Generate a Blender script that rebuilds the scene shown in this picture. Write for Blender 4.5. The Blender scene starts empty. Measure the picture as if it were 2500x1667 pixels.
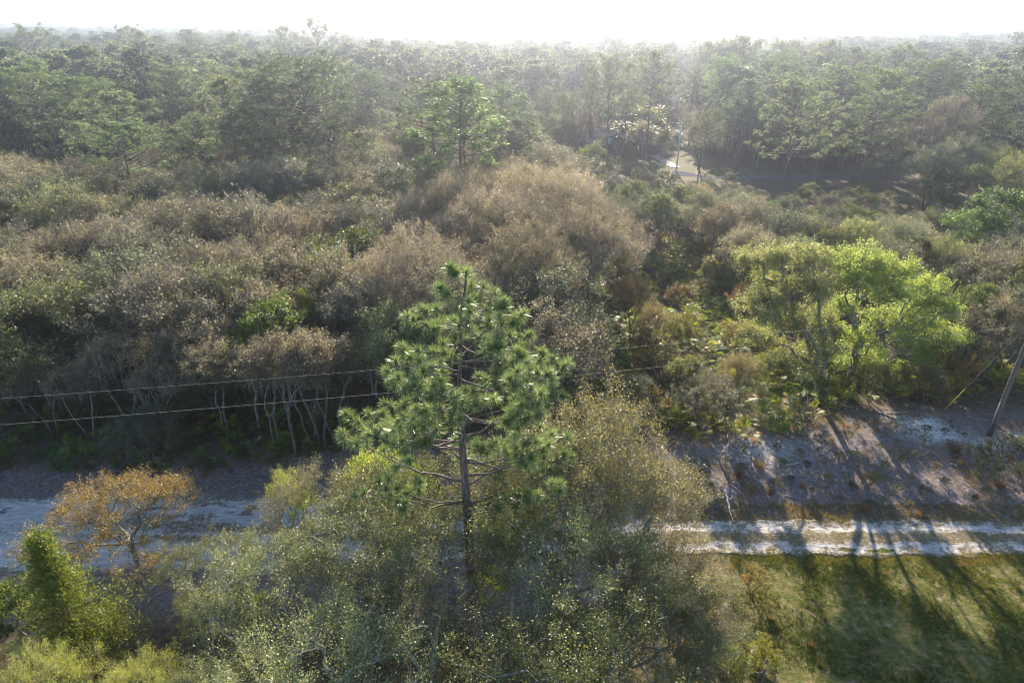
import bpy, math
import numpy as np

S = bpy.context.scene
COL = S.collection
RAD = math.radians

# ------------------------------------------------------------------ camera
CAM_H = 28.0
PITCH, ROLL, FPX = RAD(26.35), RAD(0.33), 1560.0
cam_d = bpy.data.cameras.new('camera')
cam_d.sensor_width = 36.0
cam_d.lens = 36.0 * FPX / 2500.0
cam_d.clip_start = 0.3
cam_d.clip_end = 20000.0
cam = bpy.data.objects.new('camera', cam_d)
COL.objects.link(cam)
cam.location = (0, 0, CAM_H)
cam.rotation_mode = 'QUATERNION'
from mathutils import Matrix, Vector
_M = Matrix.Rotation(math.pi / 2 - PITCH, 3, 'X') @ Matrix.Rotation(ROLL, 3, 'Z')
cam.rotation_quaternion = _M.to_quaternion()
S.camera = cam
M3 = np.array(_M)

# ------------------------------------------------------------------ sky, sun, exposure
SUN_EL, SUN_AZ = RAD(24.0), RAD(4.0)          # azimuth measured from +Y towards +X
w = bpy.data.worlds.new("World")
S.world = w
w.use_nodes = True
nt = w.node_tree
bg = nt.nodes['Background']
sky = nt.nodes.new('ShaderNodeTexSky')
sky.sky_type = 'NISHITA'
sky.sun_disc = False
sky.sun_elevation = SUN_EL
sky.sun_rotation = SUN_AZ
sky.air_density = 1.3
sky.dust_density = 0.5
sky.ozone_density = 3.5
nt.links.new(sky.outputs[0], bg.inputs[0])
bg.inputs[1].default_value = 0.088
sd = bpy.data.lights.new('sun', 'SUN')
sd.energy = 5.0
sd.angle = RAD(0.6)
sd.color = (1.0, 0.88, 0.70)
sun = bpy.data.objects.new('sun', sd)
COL.objects.link(sun)
_dir = Vector((math.sin(SUN_AZ) * math.cos(SUN_EL), math.cos(SUN_AZ) * math.cos(SUN_EL), math.sin(SUN_EL)))
sun.rotation_mode = 'QUATERNION'
sun.rotation_quaternion = _dir.to_track_quat('Z', 'Y')
sun.location = (0, 0, 60)
S.view_settings.view_transform = 'Standard'
S.view_settings.look = 'None'
S.view_settings.gamma = 1.0
S.view_settings.use_curve_mapping = False
S.view_settings.exposure = 2.1
S.cycles.max_bounces = 5
S.cycles.diffuse_bounces = 2
S.cycles.glossy_bounces = 1
S.cycles.transmission_bounces = 3
S.cycles.volume_bounces = 1
S.cycles.transparent_max_bounces = 4
S.cycles.use_denoising = True
S.cycles.sample_clamp_direct = 5.0
S.cycles.blur_glossy = 1.0
S.cycles.filter_width = 1.05
S.cycles.sample_clamp_indirect = 4.0
HAZE_DENSITY, HAZE_ANISO = 0.00062, 0.89

# ------------------------------------------------------------------ numbers
def pix_dir(px, py):
    v = np.array([(px - 1250.0) / FPX, -(py - 833.5) / FPX, -1.0])
    return M3 @ v

def T(px, py, h=0.0):
    """ground position of the thing whose point at height h shows at pixel (px,py) of the 2500 px photograph"""
    d = pix_dir(px, py)
    t = (h - CAM_H) / d[2]
    return float(d[0] * t), float(d[1] * t)

def project(x, y, z):
    v = M3.T @ np.array([x, y, z - CAM_H])
    if v[2] > -0.1:
        return (9e9, 9e9)
    return (1250.0 + FPX * v[0] / -v[2], 833.5 - FPX * v[1] / -v[2])

def project_n(P):
    v = (np.asarray(P) - np.array([0, 0, CAM_H])) @ M3
    z = np.where(v[:, 2] > -0.1, -0.1, v[:, 2])
    return 1250.0 + FPX * v[:, 0] / -z, 833.5 - FPX * v[:, 1] / -z

def vnoise(x, y, seed=0):
    x = np.asarray(x, float); y = np.asarray(y, float)
    xi = np.floor(x).astype(np.int64); yi = np.floor(y).astype(np.int64)
    fx = x - xi; fy = y - yi
    fx = fx * fx * (3 - 2 * fx); fy = fy * fy * (3 - 2 * fy)
    def h(a, b):
        n = (a * 374761393 + b * 668265263 + seed * 974634777) & 0x7fffffff
        n = ((n ^ (n >> 13)) * 1274126177) & 0x7fffffff
        return ((n ^ (n >> 16)) & 0xffff) / 65535.0
    return (h(xi, yi) * (1 - fx) + h(xi + 1, yi) * fx) * (1 - fy) + (h(xi, yi + 1) * (1 - fx) + h(xi + 1, yi + 1) * fx) * fy

def fbm(x, y, seed=0, n=4):
    s = 0; a = 0.5; t = 0
    for i in range(n):
        s = s + a * vnoise(x * 2 ** i, y * 2 ** i, seed + i * 7); t += a; a *= 0.5
    return s / t

def inside(px, py, poly):
    px = np.asarray(px, float); py = np.asarray(py, float)
    c = np.zeros(px.shape, bool); n = len(poly)
    for i in range(n):
        x0, y0 = poly[i]; x1, y1 = poly[i - 1]
        if y0 == y1:
            continue
        k = ((y0 > py) != (y1 > py)) & (px < (x1 - x0) * (py - y0) / (y1 - y0) + x0)
        c ^= k
    return c

def smooth(a, b, x):
    t = np.clip((np.asarray(x, float) - a) / (b - a), 0, 1)
    return t * t * (3 - 2 * t)

# ------------------------------------------------------------------ mesh helpers
def mesh(name, V, Q=None, Tr=None, mats=(), mq=None, mt=None, tone=None, attrs=None, smooth_=False):
    V = np.asarray(V, np.float32).reshape(-1, 3)
    Q = np.zeros((0, 4), np.int32) if Q is None else np.asarray(Q, np.int32).reshape(-1, 4)
    Tr = np.zeros((0, 3), np.int32) if Tr is None else np.asarray(Tr, np.int32).reshape(-1, 3)
    me = bpy.data.meshes.new(name)
    me.vertices.add(len(V))
    me.vertices.foreach_set('co', V.ravel())
    loops = np.concatenate([Q.ravel(), Tr.ravel()])
    me.loops.add(len(loops))
    me.loops.foreach_set('vertex_index', loops)
    nq, ntr = len(Q), len(Tr)
    me.polygons.add(nq + ntr)
    st = np.concatenate([np.arange(nq) * 4, nq * 4 + np.arange(ntr) * 3]).astype(np.int32)
    me.polygons.foreach_set('loop_start', st)
    for m in mats:
        me.materials.append(m)
    if mq is not None or mt is not None:
        a = np.zeros(nq, np.int32) if mq is None else np.broadcast_to(np.asarray(mq, np.int32), (nq,))
        b = np.zeros(ntr, np.int32) if mt is None else np.broadcast_to(np.asarray(mt, np.int32), (ntr,))
        me.polygons.foreach_set('material_index', np.concatenate([a, b]))
    if smooth_:
        me.polygons.foreach_set('use_smooth', np.ones(nq + ntr, bool))
    if tone is not None:
        at = me.attributes.new('tone', 'FLOAT', 'POINT')
        at.data.foreach_set('value', np.asarray(tone, np.float32))
    for k, v in (attrs or {}).items():
        at = me.attributes.new(k, 'FLOAT', 'POINT')
        at.data.foreach_set('value', np.asarray(v, np.float32))
    me.update(calc_edges=True)
    return me

class MB:
    """collects quads and triangles"""
    def __init__(s):
        s.V = []; s.Q = []; s.T = []; s.mq = []; s.mt = []; s.tone = []; s.n = 0
    def add(s, V, Q=None, Tr=None, m=0, tone=0.5):
        V = np.asarray(V, float).reshape(-1, 3)
        if Q is not None and len(Q):
            Q = np.asarray(Q).reshape(-1, 4) + s.n; s.Q.append(Q); s.mq.append(np.full(len(Q), m))
        if Tr is not None and len(Tr):
            Tr = np.asarray(Tr).reshape(-1, 3) + s.n; s.T.append(Tr); s.mt.append(np.full(len(Tr), m))
        s.V.append(V); s.tone.append(np.broadcast_to(np.asarray(tone, float), (len(V),))); s.n += len(V)
    def box(s, c, d, rz=0.0, m=0, tone=0.5):
        x, y, z = np.array(d) / 2.0
        P = np.array([[-x, -y, -z], [x, -y, -z], [x, y, -z], [-x, y, -z], [-x, -y, z], [x, -y, z], [x, y, z], [-x, y, z]])
        cs, sn = math.cos(rz), math.sin(rz)
        P = np.stack([P[:, 0] * cs - P[:, 1] * sn, P[:, 0] * sn + P[:, 1] * cs, P[:, 2]], 1) + np.array(c)
        s.add(P, [[0, 3, 2, 1], [4, 5, 6, 7], [0, 1, 5, 4], [1, 2, 6, 5], [2, 3, 7, 6], [3, 0, 4, 7]], m=m, tone=tone)
    def tube(s, P, R, sides=6, m=0, tone=0.5, cap=True):
        P = np.asarray(P, float); R = np.broadcast_to(np.asarray(R, float), (len(P),))
        d = np.gradient(P, axis=0); d /= np.linalg.norm(d, axis=1)[:, None] + 1e-9
        ref = np.array([1.0, 0.03, 0.02]) if abs(d[:, 0]).mean() < 0.75 else np.array([0.02, 1.0, 0.03])
        a = np.cross(d, ref); a /= np.linalg.norm(a, axis=1)[:, None] + 1e-9
        b = np.cross(d, a)
        th = np.arange(sides) / sides * 2 * math.pi
        V = P[:, None] + R[:, None, None] * (a[:, None] * np.cos(th)[None, :, None] + b[:, None] * np.sin(th)[None, :, None])
        n = len(P); i = np.arange(n - 1)[:, None] * sides; j = np.arange(sides)[None]; k = (j + 1) % sides
        Q = np.stack([i + j, i + k, i + sides + k, i + sides + j], -1).reshape(-1, 4)
        Tr = None
        V = V.reshape(-1, 3)
        if cap:
            V = np.vstack([V, P[0], P[-1]])
            t0 = [[n * sides, (q + 1) % sides, q] for q in range(sides)]
            t1 = [[n * sides + 1, (n - 1) * sides + q, (n - 1) * sides + (q + 1) % sides] for q in range(sides)]
            Tr = np.array(t0 + t1)
        s.add(V, Q, Tr, m=m, tone=tone)
    def sticks(s, A, B, r0, r1, m=0, tone=0.5):
        """many thin three-sided twigs from A to B"""
        A = np.asarray(A, float); B = np.asarray(B, float); n = len(A)
        if n == 0: return
        d = B - A; d /= np.linalg.norm(d, axis=1)[:, None] + 1e-9
        ref = np.where(np.abs(d[:, 2:3]) > 0.9, np.array([[1.0, 0, 0]]), np.array([[0, 0, 1.0]]))
        a = np.cross(d, ref); a /= np.linalg.norm(a, axis=1)[:, None] + 1e-9; b = np.cross(d, a)
        r0 = np.broadcast_to(np.asarray(r0, float), (n,)); r1 = np.broadcast_to(np.asarray(r1, float), (n,))
        V = np.zeros((n, 6, 3))
        for k in range(3):
            o = a * math.cos(k * 2.094) + b * math.sin(k * 2.094)
            V[:, k] = A + o * r0[:, None]; V[:, 3 + k] = B + o * r1[:, None]
        base = np.arange(n)[:, None] * 6
        Q = np.concatenate([base + np.array([[k, (k + 1) % 3, 3 + (k + 1) % 3, 3 + k]]) for k in range(3)])
        tone = np.repeat(np.broadcast_to(np.asarray(tone, float), (n,)), 6)
        s.add(V.reshape(-1, 3), Q, m=m, tone=tone)
    def leaves(s, P, L, W, rng, m=0, tone=0.5, up=0.35, N=None):
        """one rhombic leaf at every point of P"""
        n = len(P)
        if n == 0: return
        nr = rng.normal(size=(n, 3)); nr /= np.linalg.norm(nr, axis=1)[:, None]
        nr[:, 2] = np.abs(nr[:, 2]) + up
        if N is not None: nr = nr + N
        nr /= np.linalg.norm(nr, axis=1)[:, None]
        t = rng.normal(size=(n, 3)); t -= nr * (t * nr).sum(1)[:, None]; t /= np.linalg.norm(t, axis=1)[:, None] + 1e-9
        b = np.cross(nr, t)
        sc = rng.uniform(0.65, 1.25, n)[:, None]
        V = np.stack([P - t * L * sc * .5, P + b * W * sc * .5, P + t * L * sc * .5, P - b * W * sc * .5], 1)
        Q = np.arange(n * 4).reshape(n, 4)
        s.add(V.reshape(-1, 3), Q, m=m, tone=np.repeat(np.broadcast_to(np.asarray(tone, float), (n,)), 4))
    def build(s, name, mats, **k):
        if not isinstance(mats, (list, tuple)): mats = [mats]
        V = np.vstack(s.V) if s.V else np.zeros((0, 3))
        Q = np.vstack(s.Q) if s.Q else None; Tr = np.vstack(s.T) if s.T else None
        return mesh(name, V, Q, Tr, mats, np.concatenate(s.mq) if s.mq else None, np.concatenate(s.mt) if s.mt else None,
                    tone=np.concatenate(s.tone), **k)

def link(name, data, parent=None, loc=(0, 0, 0), rz=0.0, sc=1.0):
    o = bpy.data.objects.new(name, data)
    COL.objects.link(o)
    o.location = loc; o.rotation_euler = (0, 0, rz)
    o.scale = (sc, sc, sc) if np.isscalar(sc) else sc
    if parent is not None: o.parent = parent
    return o

def tag(o, label=None, cat=None, group=None, kind=None):
    if label: o['label'] = label
    if cat: o['category'] = cat
    if group: o['group'] = group
    if kind: o['kind'] = kind
    return o

# ------------------------------------------------------------------ materials
def new_mat(name):
    m = bpy.data.materials.new(name); m.use_nodes = True
    n = m.node_tree.nodes; l = m.node_tree.links
    n.clear()
    out = n.new('ShaderNodeOutputMaterial')
    return m, n, l, out

def mul(n, l, a, b, f=1.0):
    x = n.new('ShaderNodeMix'); x.data_type = 'RGBA'; x.blend_type = 'MULTIPLY'; x.inputs[0].default_value = f
    l.new(a, x.inputs[6]); l.new(b, x.inputs[7])
    return x.outputs[2]

def ramp(n, l, src, stops, interp='LINEAR'):
    r = n.new('ShaderNodeValToRGB'); r.color_ramp.interpolation = interp
    e = r.color_ramp.elements
    while len(e) < len(stops): e.new(0.5)
    for k, (p, c) in enumerate(stops):
        e[k].position = p; e[k].color = (*c, 1)
    if src is not None: l.new(src, r.inputs[0])
    return r.outputs[0]

def foliage(name, stops, transl=0.4, rough=0.45, spec=0.5, tl_tint=(1.0, 1.0, 0.75)):
    m, n, l, out = new_mat(name)
    at = n.new('ShaderNodeAttribute'); at.attribute_name = 'tone'
    c = ramp(n, l, at.outputs['Fac'], stops)
    oi = n.new('ShaderNodeObjectInfo')
    c = mul(n, l, c, oi.outputs['Color'])
    hv = n.new('ShaderNodeHueSaturation'); l.new(c, hv.inputs['Color'])
    mr = n.new('ShaderNodeMapRange'); l.new(oi.outputs['Random'], mr.inputs[0]); mr.inputs[3].default_value = 0.66; mr.inputs[4].default_value = 1.30
    l.new(mr.outputs[0], hv.inputs['Value'])
    c = hv.outputs[0]
    p = n.new('ShaderNodeBsdfPrincipled'); l.new(c, p.inputs['Base Color'])
    p.inputs['Roughness'].default_value = rough; p.inputs['Specular IOR Level'].default_value = spec
    t = n.new('ShaderNodeBsdfTranslucent')
    tc = n.new('ShaderNodeRGB'); tc.outputs[0].default_value = (*tl_tint, 1)
    l.new(mul(n, l, c, tc.outputs[0]), t.inputs[0])
    mx = n.new('ShaderNodeMixShader'); mx.inputs[0].default_value = transl
    l.new(p.outputs[0], mx.inputs[1]); l.new(t.outputs[0], mx.inputs[2]); l.new(mx.outputs[0], out.inputs[0])
    return m

def surface(name, stops, scale=4.0, rough=0.9, detail=6, bump=0.3, coords='Object', stretch=(1, 1, 1), tint=False, spec=0.2):
    m, n, l, out = new_mat(name)
    tc = n.new('ShaderNodeTexCoord'); mp = n.new('ShaderNodeMapping'); mp.inputs['Scale'].default_value = stretch
    l.new(tc.outputs[coords], mp.inputs[0])
    no = n.new('ShaderNodeTexNoise'); no.inputs['Scale'].default_value = scale; no.inputs['Detail'].default_value = detail
    l.new(mp.outputs[0], no.inputs['Vector'])
    c = ramp(n, l, no.outputs['Fac'], stops)
    if tint:
        oi = n.new('ShaderNodeObjectInfo'); c = mul(n, l, c, oi.outputs['Color'])
    p = n.new('ShaderNodeBsdfPrincipled'); l.new(c, p.inputs['Base Color']); p.inputs['Roughness'].default_value = rough
    p.inputs['Specular IOR Level'].default_value = spec
    if bump:
        b = n.new('ShaderNodeBump'); b.inputs['Strength'].default_value = bump; b.inputs['Distance'].default_value = 0.05
        l.new(no.outputs['Fac'], b.inputs['Height']); l.new(b.outputs[0], p.inputs['Normal'])
    l.new(p.outputs[0], out.inputs[0])
    return m

M = {}
# leaf tones: 0 .. 1 run through the stops
M['oak_near'] = foliage('oak_leaf_near', [(0, (.06, .065, .03)), (.5, (.175, .168, .078)), (.85, (.31, .285, .145)), (1, (.26, .20, .10))], .50, .45, .4, (1.45, 1.25, .7))
M['oak_grey'] = foliage('oak_leaf_grey', [(0, (.075, .075, .052)), (.5, (.16, .15, .10)), (.85, (.25, .23, .16)), (1, (.27, .23, .15))], .52, .52, .28, (1.3, 1.18, .85))
M['twig'] = foliage('twig_bark', [(0, (.09, .08, .07)), (1, (.26, .235, .20))], .0, .8, .2)
M['lime'] = foliage('spring_leaf', [(0, (.12, .17, .035)), (.5, (.25, .30, .075)), (1, (.40, .43, .14))], .6, .5, .4, (1.35, 1.3, .75))
M['olive'] = foliage('olive_leaf', [(0, (.05, .07, .02)), (.6, (.12, .13, .035)), (1, (.20, .17, .05))], .52, .52, .22, (1.3, 1.25, .6))
M['orange'] = foliage('russet_leaf', [(0, (.16, .14, .04)), (.5, (.32, .225, .045)), (1, (.46, .27, .03))], .5, .5, .3, (1.2, 1.1, .7))
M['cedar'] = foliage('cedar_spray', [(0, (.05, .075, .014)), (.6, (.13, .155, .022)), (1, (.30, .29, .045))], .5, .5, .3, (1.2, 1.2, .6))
M['needle'] = foliage('pine_needle', [(0, (.045, .08, .035)), (.6, (.115, .165, .075)), (1, (.25, .29, .15))], .38, .38, .8, (1.2, 1.2, .8))
M['needle_far'] = foliage('pine_needle_grey', [(0, (.045, .06, .038)), (.6, (.12, .145, .095)), (1, (.27, .29, .19))], .45, .55, .22, (1.3, 1.25, .75))
M['palmetto'] = foliage('palmetto_frond', [(0, (.04, .07, .018)), (.5, (.10, .145, .032)), (.8, (.20, .22, .05)), (.9, (.22, .13, .025)), (1, (.18, .08, .015))], .5, .5, .4, (1.3, 1.2, .5))
M['moss'] = foliage('hanging_moss', [(0, (.16, .15, .125)), (1, (.30, .28, .24))], .35, .9, .1)
M['dry'] = foliage('dry_grass', [(0, (.10, .09, .04)), (.5, (.22, .14, .06)), (1, (.38, .17, .07))], .35, .7, .2)
M['grass'] = foliage('turf_blade', [(0, (.06, .085, .012)), (.45, (.17, .17, .02)), (.75, (.28, .20, .035)), (1, (.32, .17, .08))], .4, .6, .2, (1, 1, .6))
M['bark_oak'] = surface('oak_bark', [(.3, (.08, .075, .07)), (.5, (.19, .185, .17)), (.7, (.34, .35, .32))], 9, stretch=(1, 1, .35), tint=True)
M['bark_dark'] = surface('dark_oak_bark', [(.3, (.03, .028, .025)), (.5, (.07, .066, .06)), (.7, (.14, .14, .125))], 9, stretch=(1, 1, .35), tint=True)
M['bark_pine'] = surface('pine_bark', [(.3, (.035, .026, .024)), (.5, (.09, .065, .055)), (.7, (.17, .13, .11))], 14, stretch=(1, 1, .3), tint=True)
M['wood_grey'] = surface('weathered_wood', [(.3, (.07, .055, .048)), (.6, (.13, .105, .092)), (.8, (.19, .165, .15))], 6, stretch=(4, 4, .4))
M['dead_wood'] = surface('bleached_wood', [(.3, (.22, .19, .16)), (.6, (.48, .45, .42)), (.8, (.62, .60, .57))], 5)
M['dark_wood'] = surface('rotten_wood', [(.3, (.03, .022, .02)), (.6, (.08, .06, .055)), (.8, (.14, .11, .10))], 6)
M['yellow'] = surface('yellow_plastic', [(.3, (.62, .44, .03)), (.8, (.75, .56, .05))], 3, rough=.4, bump=0)
M['cable'] = surface('aluminium_cable', [(.3, (.13, .13, .13)), (.8, (.18, .18, .18))], 3, rough=.75, bump=0, spec=.3)
M['galv'] = surface('galvanised_metal', [(.3, (.35, .37, .40)), (.8, (.5, .52, .55))], 3, rough=.4, bump=0, spec=.6)
M['white'] = surface('white_paint', [(.3, (.70, .70, .69)), (.8, (.82, .82, .81))], 2, rough=.5, bump=0)
M['roof_white'] = surface('white_roof', [(.3, (.72, .73, .75)), (.8, (.84, .84, .85))], 2, rough=.4, bump=0)
M['roof_grey'] = surface('grey_shingle', [(.3, (.30, .29, .31)), (.8, (.42, .41, .43))], 7, rough=.8)
M['blue'] = surface('blue_siding', [(.3, (.14, .34, .46)), (.8, (.20, .44, .56))], 2, rough=.5, bump=0)
M['pale_blue'] = surface('pale_blue_siding', [(.3, (.30, .36, .52)), (.8, (.40, .45, .60))], 2, rough=.5, bump=0)
M['brown'] = surface('brown_siding', [(.3, (.16, .11, .10)), (.8, (.24, .17, .15))], 2, rough=.6, bump=0)
M['glass'] = surface('dark_glass', [(.3, (.02, .025, .03)), (.8, (.04, .045, .055))], 1, rough=.08, bump=0, spec=.8)
M['car'] = surface('dark_blue_paint', [(.3, (.02, .035, .09)), (.8, (.03, .05, .12))], 1, rough=.2, bump=0, spec=.8)
M['rubber'] = surface('black_rubber', [(.3, (.02, .02, .02)), (.8, (.035, .035, .035))], 5, rough=.8, bump=0)
M['red'] = surface('red_plastic', [(.3, (.6, .05, .03)), (.8, (.7, .08, .05))], 5, rough=.5, bump=0)

# ------------------------------------------------------------------ the ground
def ground_h(x, y):
    x = np.asarray(x, float); y = np.asarray(y, float)
    near = 1 - smooth(120, 200, np.hypot(x, y - 40))
    h = (fbm(x / 9, y / 9, 3, 3) - .5) * 0.5
    # the cleared strip beyond the road rises a little to the thicket
    b = smooth(34, 41, y - .04 * x)
    h = h * (0.35 + .65 * b) + 0.35 * b
    return h * near

# the road: centre line and half width
def road_mid(x):
    return 29.5 + 0.004 * x + 0.25 * np.sin(x / 31.0) + 0.7 * smooth(0, -14, x)
def road_half(x):
    return 1.55 + 1.75 * smooth(2, -14, x)

def sheet_axis(lo, hi, step, far, n):
    a = np.arange(lo, hi + 1e-6, step)
    g = (np.linspace(0, 1, n + 1)[1:]) ** 3.2
    return a, g
ax, g = sheet_axis(-70, 70, 0.6, 6000, 26)
xs = np.concatenate([(-70 - g * 6500)[::-1], ax, 70 + g * 6500])
ay, g = sheet_axis(10, 80, 0.5, 6000, 34)
ys = np.concatenate([(10 - (np.linspace(0, 1, 7)[1:]) ** 2 * 150)[::-1], ay, 80 + g * 7500])
GX, GY = np.meshgrid(xs, ys)
GZ = ground_h(GX, GY) + 0.05 * (vnoise(GX * .9, GY * .9, 5) - .5) * (np.abs(GY - 45) < 40)
nx, ny = len(xs), len(ys)
ii = (np.arange(ny - 1)[:, None] * nx + np.arange(nx - 1)[None]).ravel()
GQ = np.stack([ii, ii + 1, ii + nx + 1, ii + nx], 1)
dd = GY - road_mid(GX)
lawn = smooth(1.0, -1.0, dd + 1.2 * (fbm(GX / 3, GY / 3, 11) - .5)) * smooth(8, 15, GX + 6 * (fbm(GX / 4, GY / 4, 12) - .5)) * smooth(2, 12, GY)
edge = 39.3 + 4.5 * smooth(13, 34, GX) + 3.2 * (fbm(GX / 7, GY / 7, 21) - .5)
bare = smooth(edge + 1.5, edge - 1.5, GY) * smooth(22, 25, GY)
px_, py_ = project_n(np.stack([GX.ravel(), GY.ravel(), GZ.ravel()], 1))
def blob(cx, cy, rx, ry):
    return np.exp(-(((px_ - cx) / rx) ** 2 + ((py_ - cy) / ry) ** 2)).reshape(GX.shape)
patch = np.clip(blob(2245, 1035, 60, 20) + blob(2415, 1085, 36, 16) + .8 * blob(2300, 1065, 60, 14) + .6 * blob(2470, 1070, 30, 14) + .5 * blob(400, 1215, 120, 10) + .35 * blob(1850, 1100, 160, 40), 0, 1)
clear = np.clip(blob(1690, 410, 110, 30) + blob(1560, 360, 60, 30) * .8, 0, 1) * (GY > 100)
gm, n, l, out = new_mat('forest_ground')
tc = n.new('ShaderNodeTexCoord')
def noise(scale, detail=8, rough=.6, src=None):
    no = n.new('ShaderNodeTexNoise'); no.inputs['Scale'].default_value = scale; no.inputs['Detail'].default_value = detail
    no.inputs['Roughness'].default_value = rough
    l.new((src or tc).outputs['Object'] if src is None else src, no.inputs['Vector'])
    return no.outputs['Fac']
def attr(nm):
    a = n.new('ShaderNodeAttribute'); a.attribute_name = nm; return a.outputs['Fac']
def mixc(f, a, b):
    x = n.new('ShaderNodeMix'); x.data_type = 'RGBA'; l.new(f, x.inputs[0]); l.new(a, x.inputs[6]); l.new(b, x.inputs[7]); return x.outputs[2]
def math2(op, a, b):
    x = n.new('ShaderNodeMath'); x.operation = op; x.use_clamp = True
    for k, v in enumerate((a, b)):
        if isinstance(v, (int, float)): x.inputs[k].default_value = v
        else: l.new(v, x.inputs[k])
    return x.outputs[0]
litter = ramp(n, l, noise(3.0), [(.3, (.035, .028, .018)), (.5, (.075, .058, .035)), (.68, (.13, .10, .065))])
sandy = ramp(n, l, noise(5.0, 10, .75), [(.34, (.06, .048, .04)), (.46, (.115, .092, .092)), (.58, (.20, .165, .172)), (.7, (.38, .34, .35))])
scrub = ramp(n, l, noise(1.1, 6, .65), [(.42, (0, 0, 0)), (.6, (1, 1, 1))])
browny = ramp(n, l, noise(2.2, 8), [(.3, (.06, .045, .02)), (.5, (.12, .085, .04)), (.7, (.20, .13, .07))])
sandy = mixc(math2('MULTIPLY', scrub, .55), sandy, browny)
grs = ramp(n, l, noise(2.4, 10, .7), [(.3, (.034, .044, .01)), (.46, (.065, .074, .017)), (.56, (.115, .095, .035)), (.68, (.21, .165, .11))])
white_s = ramp(n, l, noise(4.0, 8), [(.3, (.45, .43, .41)), (.7, (.66, .64, .62))])
c = mixc(attr('bare'), litter, sandy)
c = mixc(attr('lawn'), c, grs)
pf = math2('MULTIPLY', attr('patch'), ramp(n, l, noise(3.5, 8, .7), [(.38, (.2, .2, .2)), (.55, (1.3, 1.3, 1.3))]))
c = mixc(pf, c, white_s)
fld = ramp(n, l, noise(.25, 6), [(.35, (.06, .09, .025)), (.55, (.13, .12, .055)), (.7, (.19, .14, .09))])
c = mixc(attr('clear'), c, fld)
p = n.new('ShaderNodeBsdfPrincipled'); l.new(c, p.inputs['Base Color']); p.inputs['Roughness'].default_value = .95
p.inputs['Specular IOR Level'].default_value = .1
b = n.new('ShaderNodeBump'); b.inputs['Strength'].default_value = .8; b.inputs['Distance'].default_value = .12
l.new(noise(6.0, 8, .7), b.inputs['Height']); l.new(b.outputs[0], p.inputs['Normal']); l.new(p.outputs[0], out.inputs[0])
me = mesh('ground', np.stack([GX, GY, GZ], -1).reshape(-1, 3), GQ, mats=[gm],
          attrs={'lawn': lawn.ravel(), 'bare': bare.ravel(), 'patch': patch.ravel(), 'clear': clear.ravel()}, smooth_=True)
tag(link('ground', me), 'sandy forest floor with leaf litter, bare strip and rough grass', kind='structure')

def gz(x, y):
    return float(ground_h(x, y))

# sand road: two pale ruts on the right, one wide sandy bed on the left
rx = np.arange(-95, 95.01, 0.22)
ns = 27
u = np.linspace(-1, 1, ns)
RX, RU = np.meshgrid(rx, u, indexing='ij')
hw = road_half(RX)
RY = road_mid(RX) + RU * hw * (1.0 + .20 * (fbm(RX / 1.3, RU * 2 + 9, 31) - .5)) + 1.0 * RU * (fbm(RX / .9, RU * 0 + 3.3 * np.sign(RU), 33) - .5)
rut = np.exp(-((np.abs(RU) - .62) / .2) ** 2)
wide = smooth(2, -14, RX)
RZ = ground_h(RX, RY) + .055 - .045 * rut + .02 * (fbm(RX / .6, RY / .25, 35) - .5) * 2 + wide * .03 * (fbm(RX / 2.5, RY / .5, 36) - .5) * 2
RZ = np.where(np.abs(RU) > .99, ground_h(RX, RY) - .05, RZ)
mid = np.exp(-(RU / .30) ** 4) * (1 - .45 * wide) * (.6 + .6 * fbm(RX / 3, RX * 0, 37)) + .75 * wide * smooth(.5, .62, fbm(RX / 4, RY / .55, 38))
edge_ = smooth(.62, 1.0, np.abs(RU))
dirt_shade = np.clip(mid + .8 * edge_ + (1 - wide) * .6 * smooth(.46, .62, fbm(RX / .5, RU * 3.5, 39, 3)), 0, 1) - .28 * wide  # debris and dirt, plus painted tone: right darkened for shade, left lightened for skylight
k = (np.arange(len(rx) - 1)[:, None] * ns + np.arange(ns - 1)[None]).ravel()
RQ = np.stack([k, k + ns, k + ns + 1, k + 1], 1)
rm, n, l, out = new_mat('white_sand')
tc = n.new('ShaderNodeTexCoord')
mp = n.new('ShaderNodeMapping'); mp.inputs['Scale'].default_value = (.35, 1.6, 1); l.new(tc.outputs['Object'], mp.inputs[0])
sand = ramp(n, l, noise(3.0, 8, .65, mp.outputs[0]), [(.3, (.22, .195, .185)), (.5, (.34, .315, .30)), (.7, (.47, .44, .42))])
deb = ramp(n, l, noise(9.0, 6, .7), [(.25, (.05, .04, .025)), (.5, (.11, .09, .05)), (.7, (.22, .18, .12))])
spk = ramp(n, l, noise(5.0, 8, .75), [(.42, (0, 0, 0)), (.58, (1, 1, 1))])
fd = n.new('ShaderNodeMath'); fd.operation = 'MULTIPLY_ADD'; l.new(attr('dirt_shade'), fd.inputs[0]); fd.inputs[1].default_value = 1.35; 
sb = n.new('ShaderNodeMath'); sb.operation = 'SUBTRACT'; l.new(spk, sb.inputs[0]); sb.inputs[1].default_value = .60
l.new(sb.outputs[0], fd.inputs[2]); fd.use_clamp = True
c = mixc(fd.outputs[0], sand, deb)
p = n.new('ShaderNodeBsdfPrincipled'); l.new(c, p.inputs['Base Color']); p.inputs['Roughness'].default_value = .95; p.inputs['Specular IOR Level'].default_value = .1
b = n.new('ShaderNodeBump'); b.inputs['Strength'].default_value = .7; b.inputs['Distance'].default_value = .08
l.new(noise(5.0, 8, .7, mp.outputs[0]), b.inputs['Height']); l.new(b.outputs[0], p.inputs['Normal']); l.new(p.outputs[0], out.inputs[0])
me = mesh('sand_road', np.stack([RX, RY, RZ], -1).reshape(-1, 3), RQ, mats=[rm], attrs={'dirt_shade': dirt_shade.ravel()}, smooth_=True)
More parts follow.
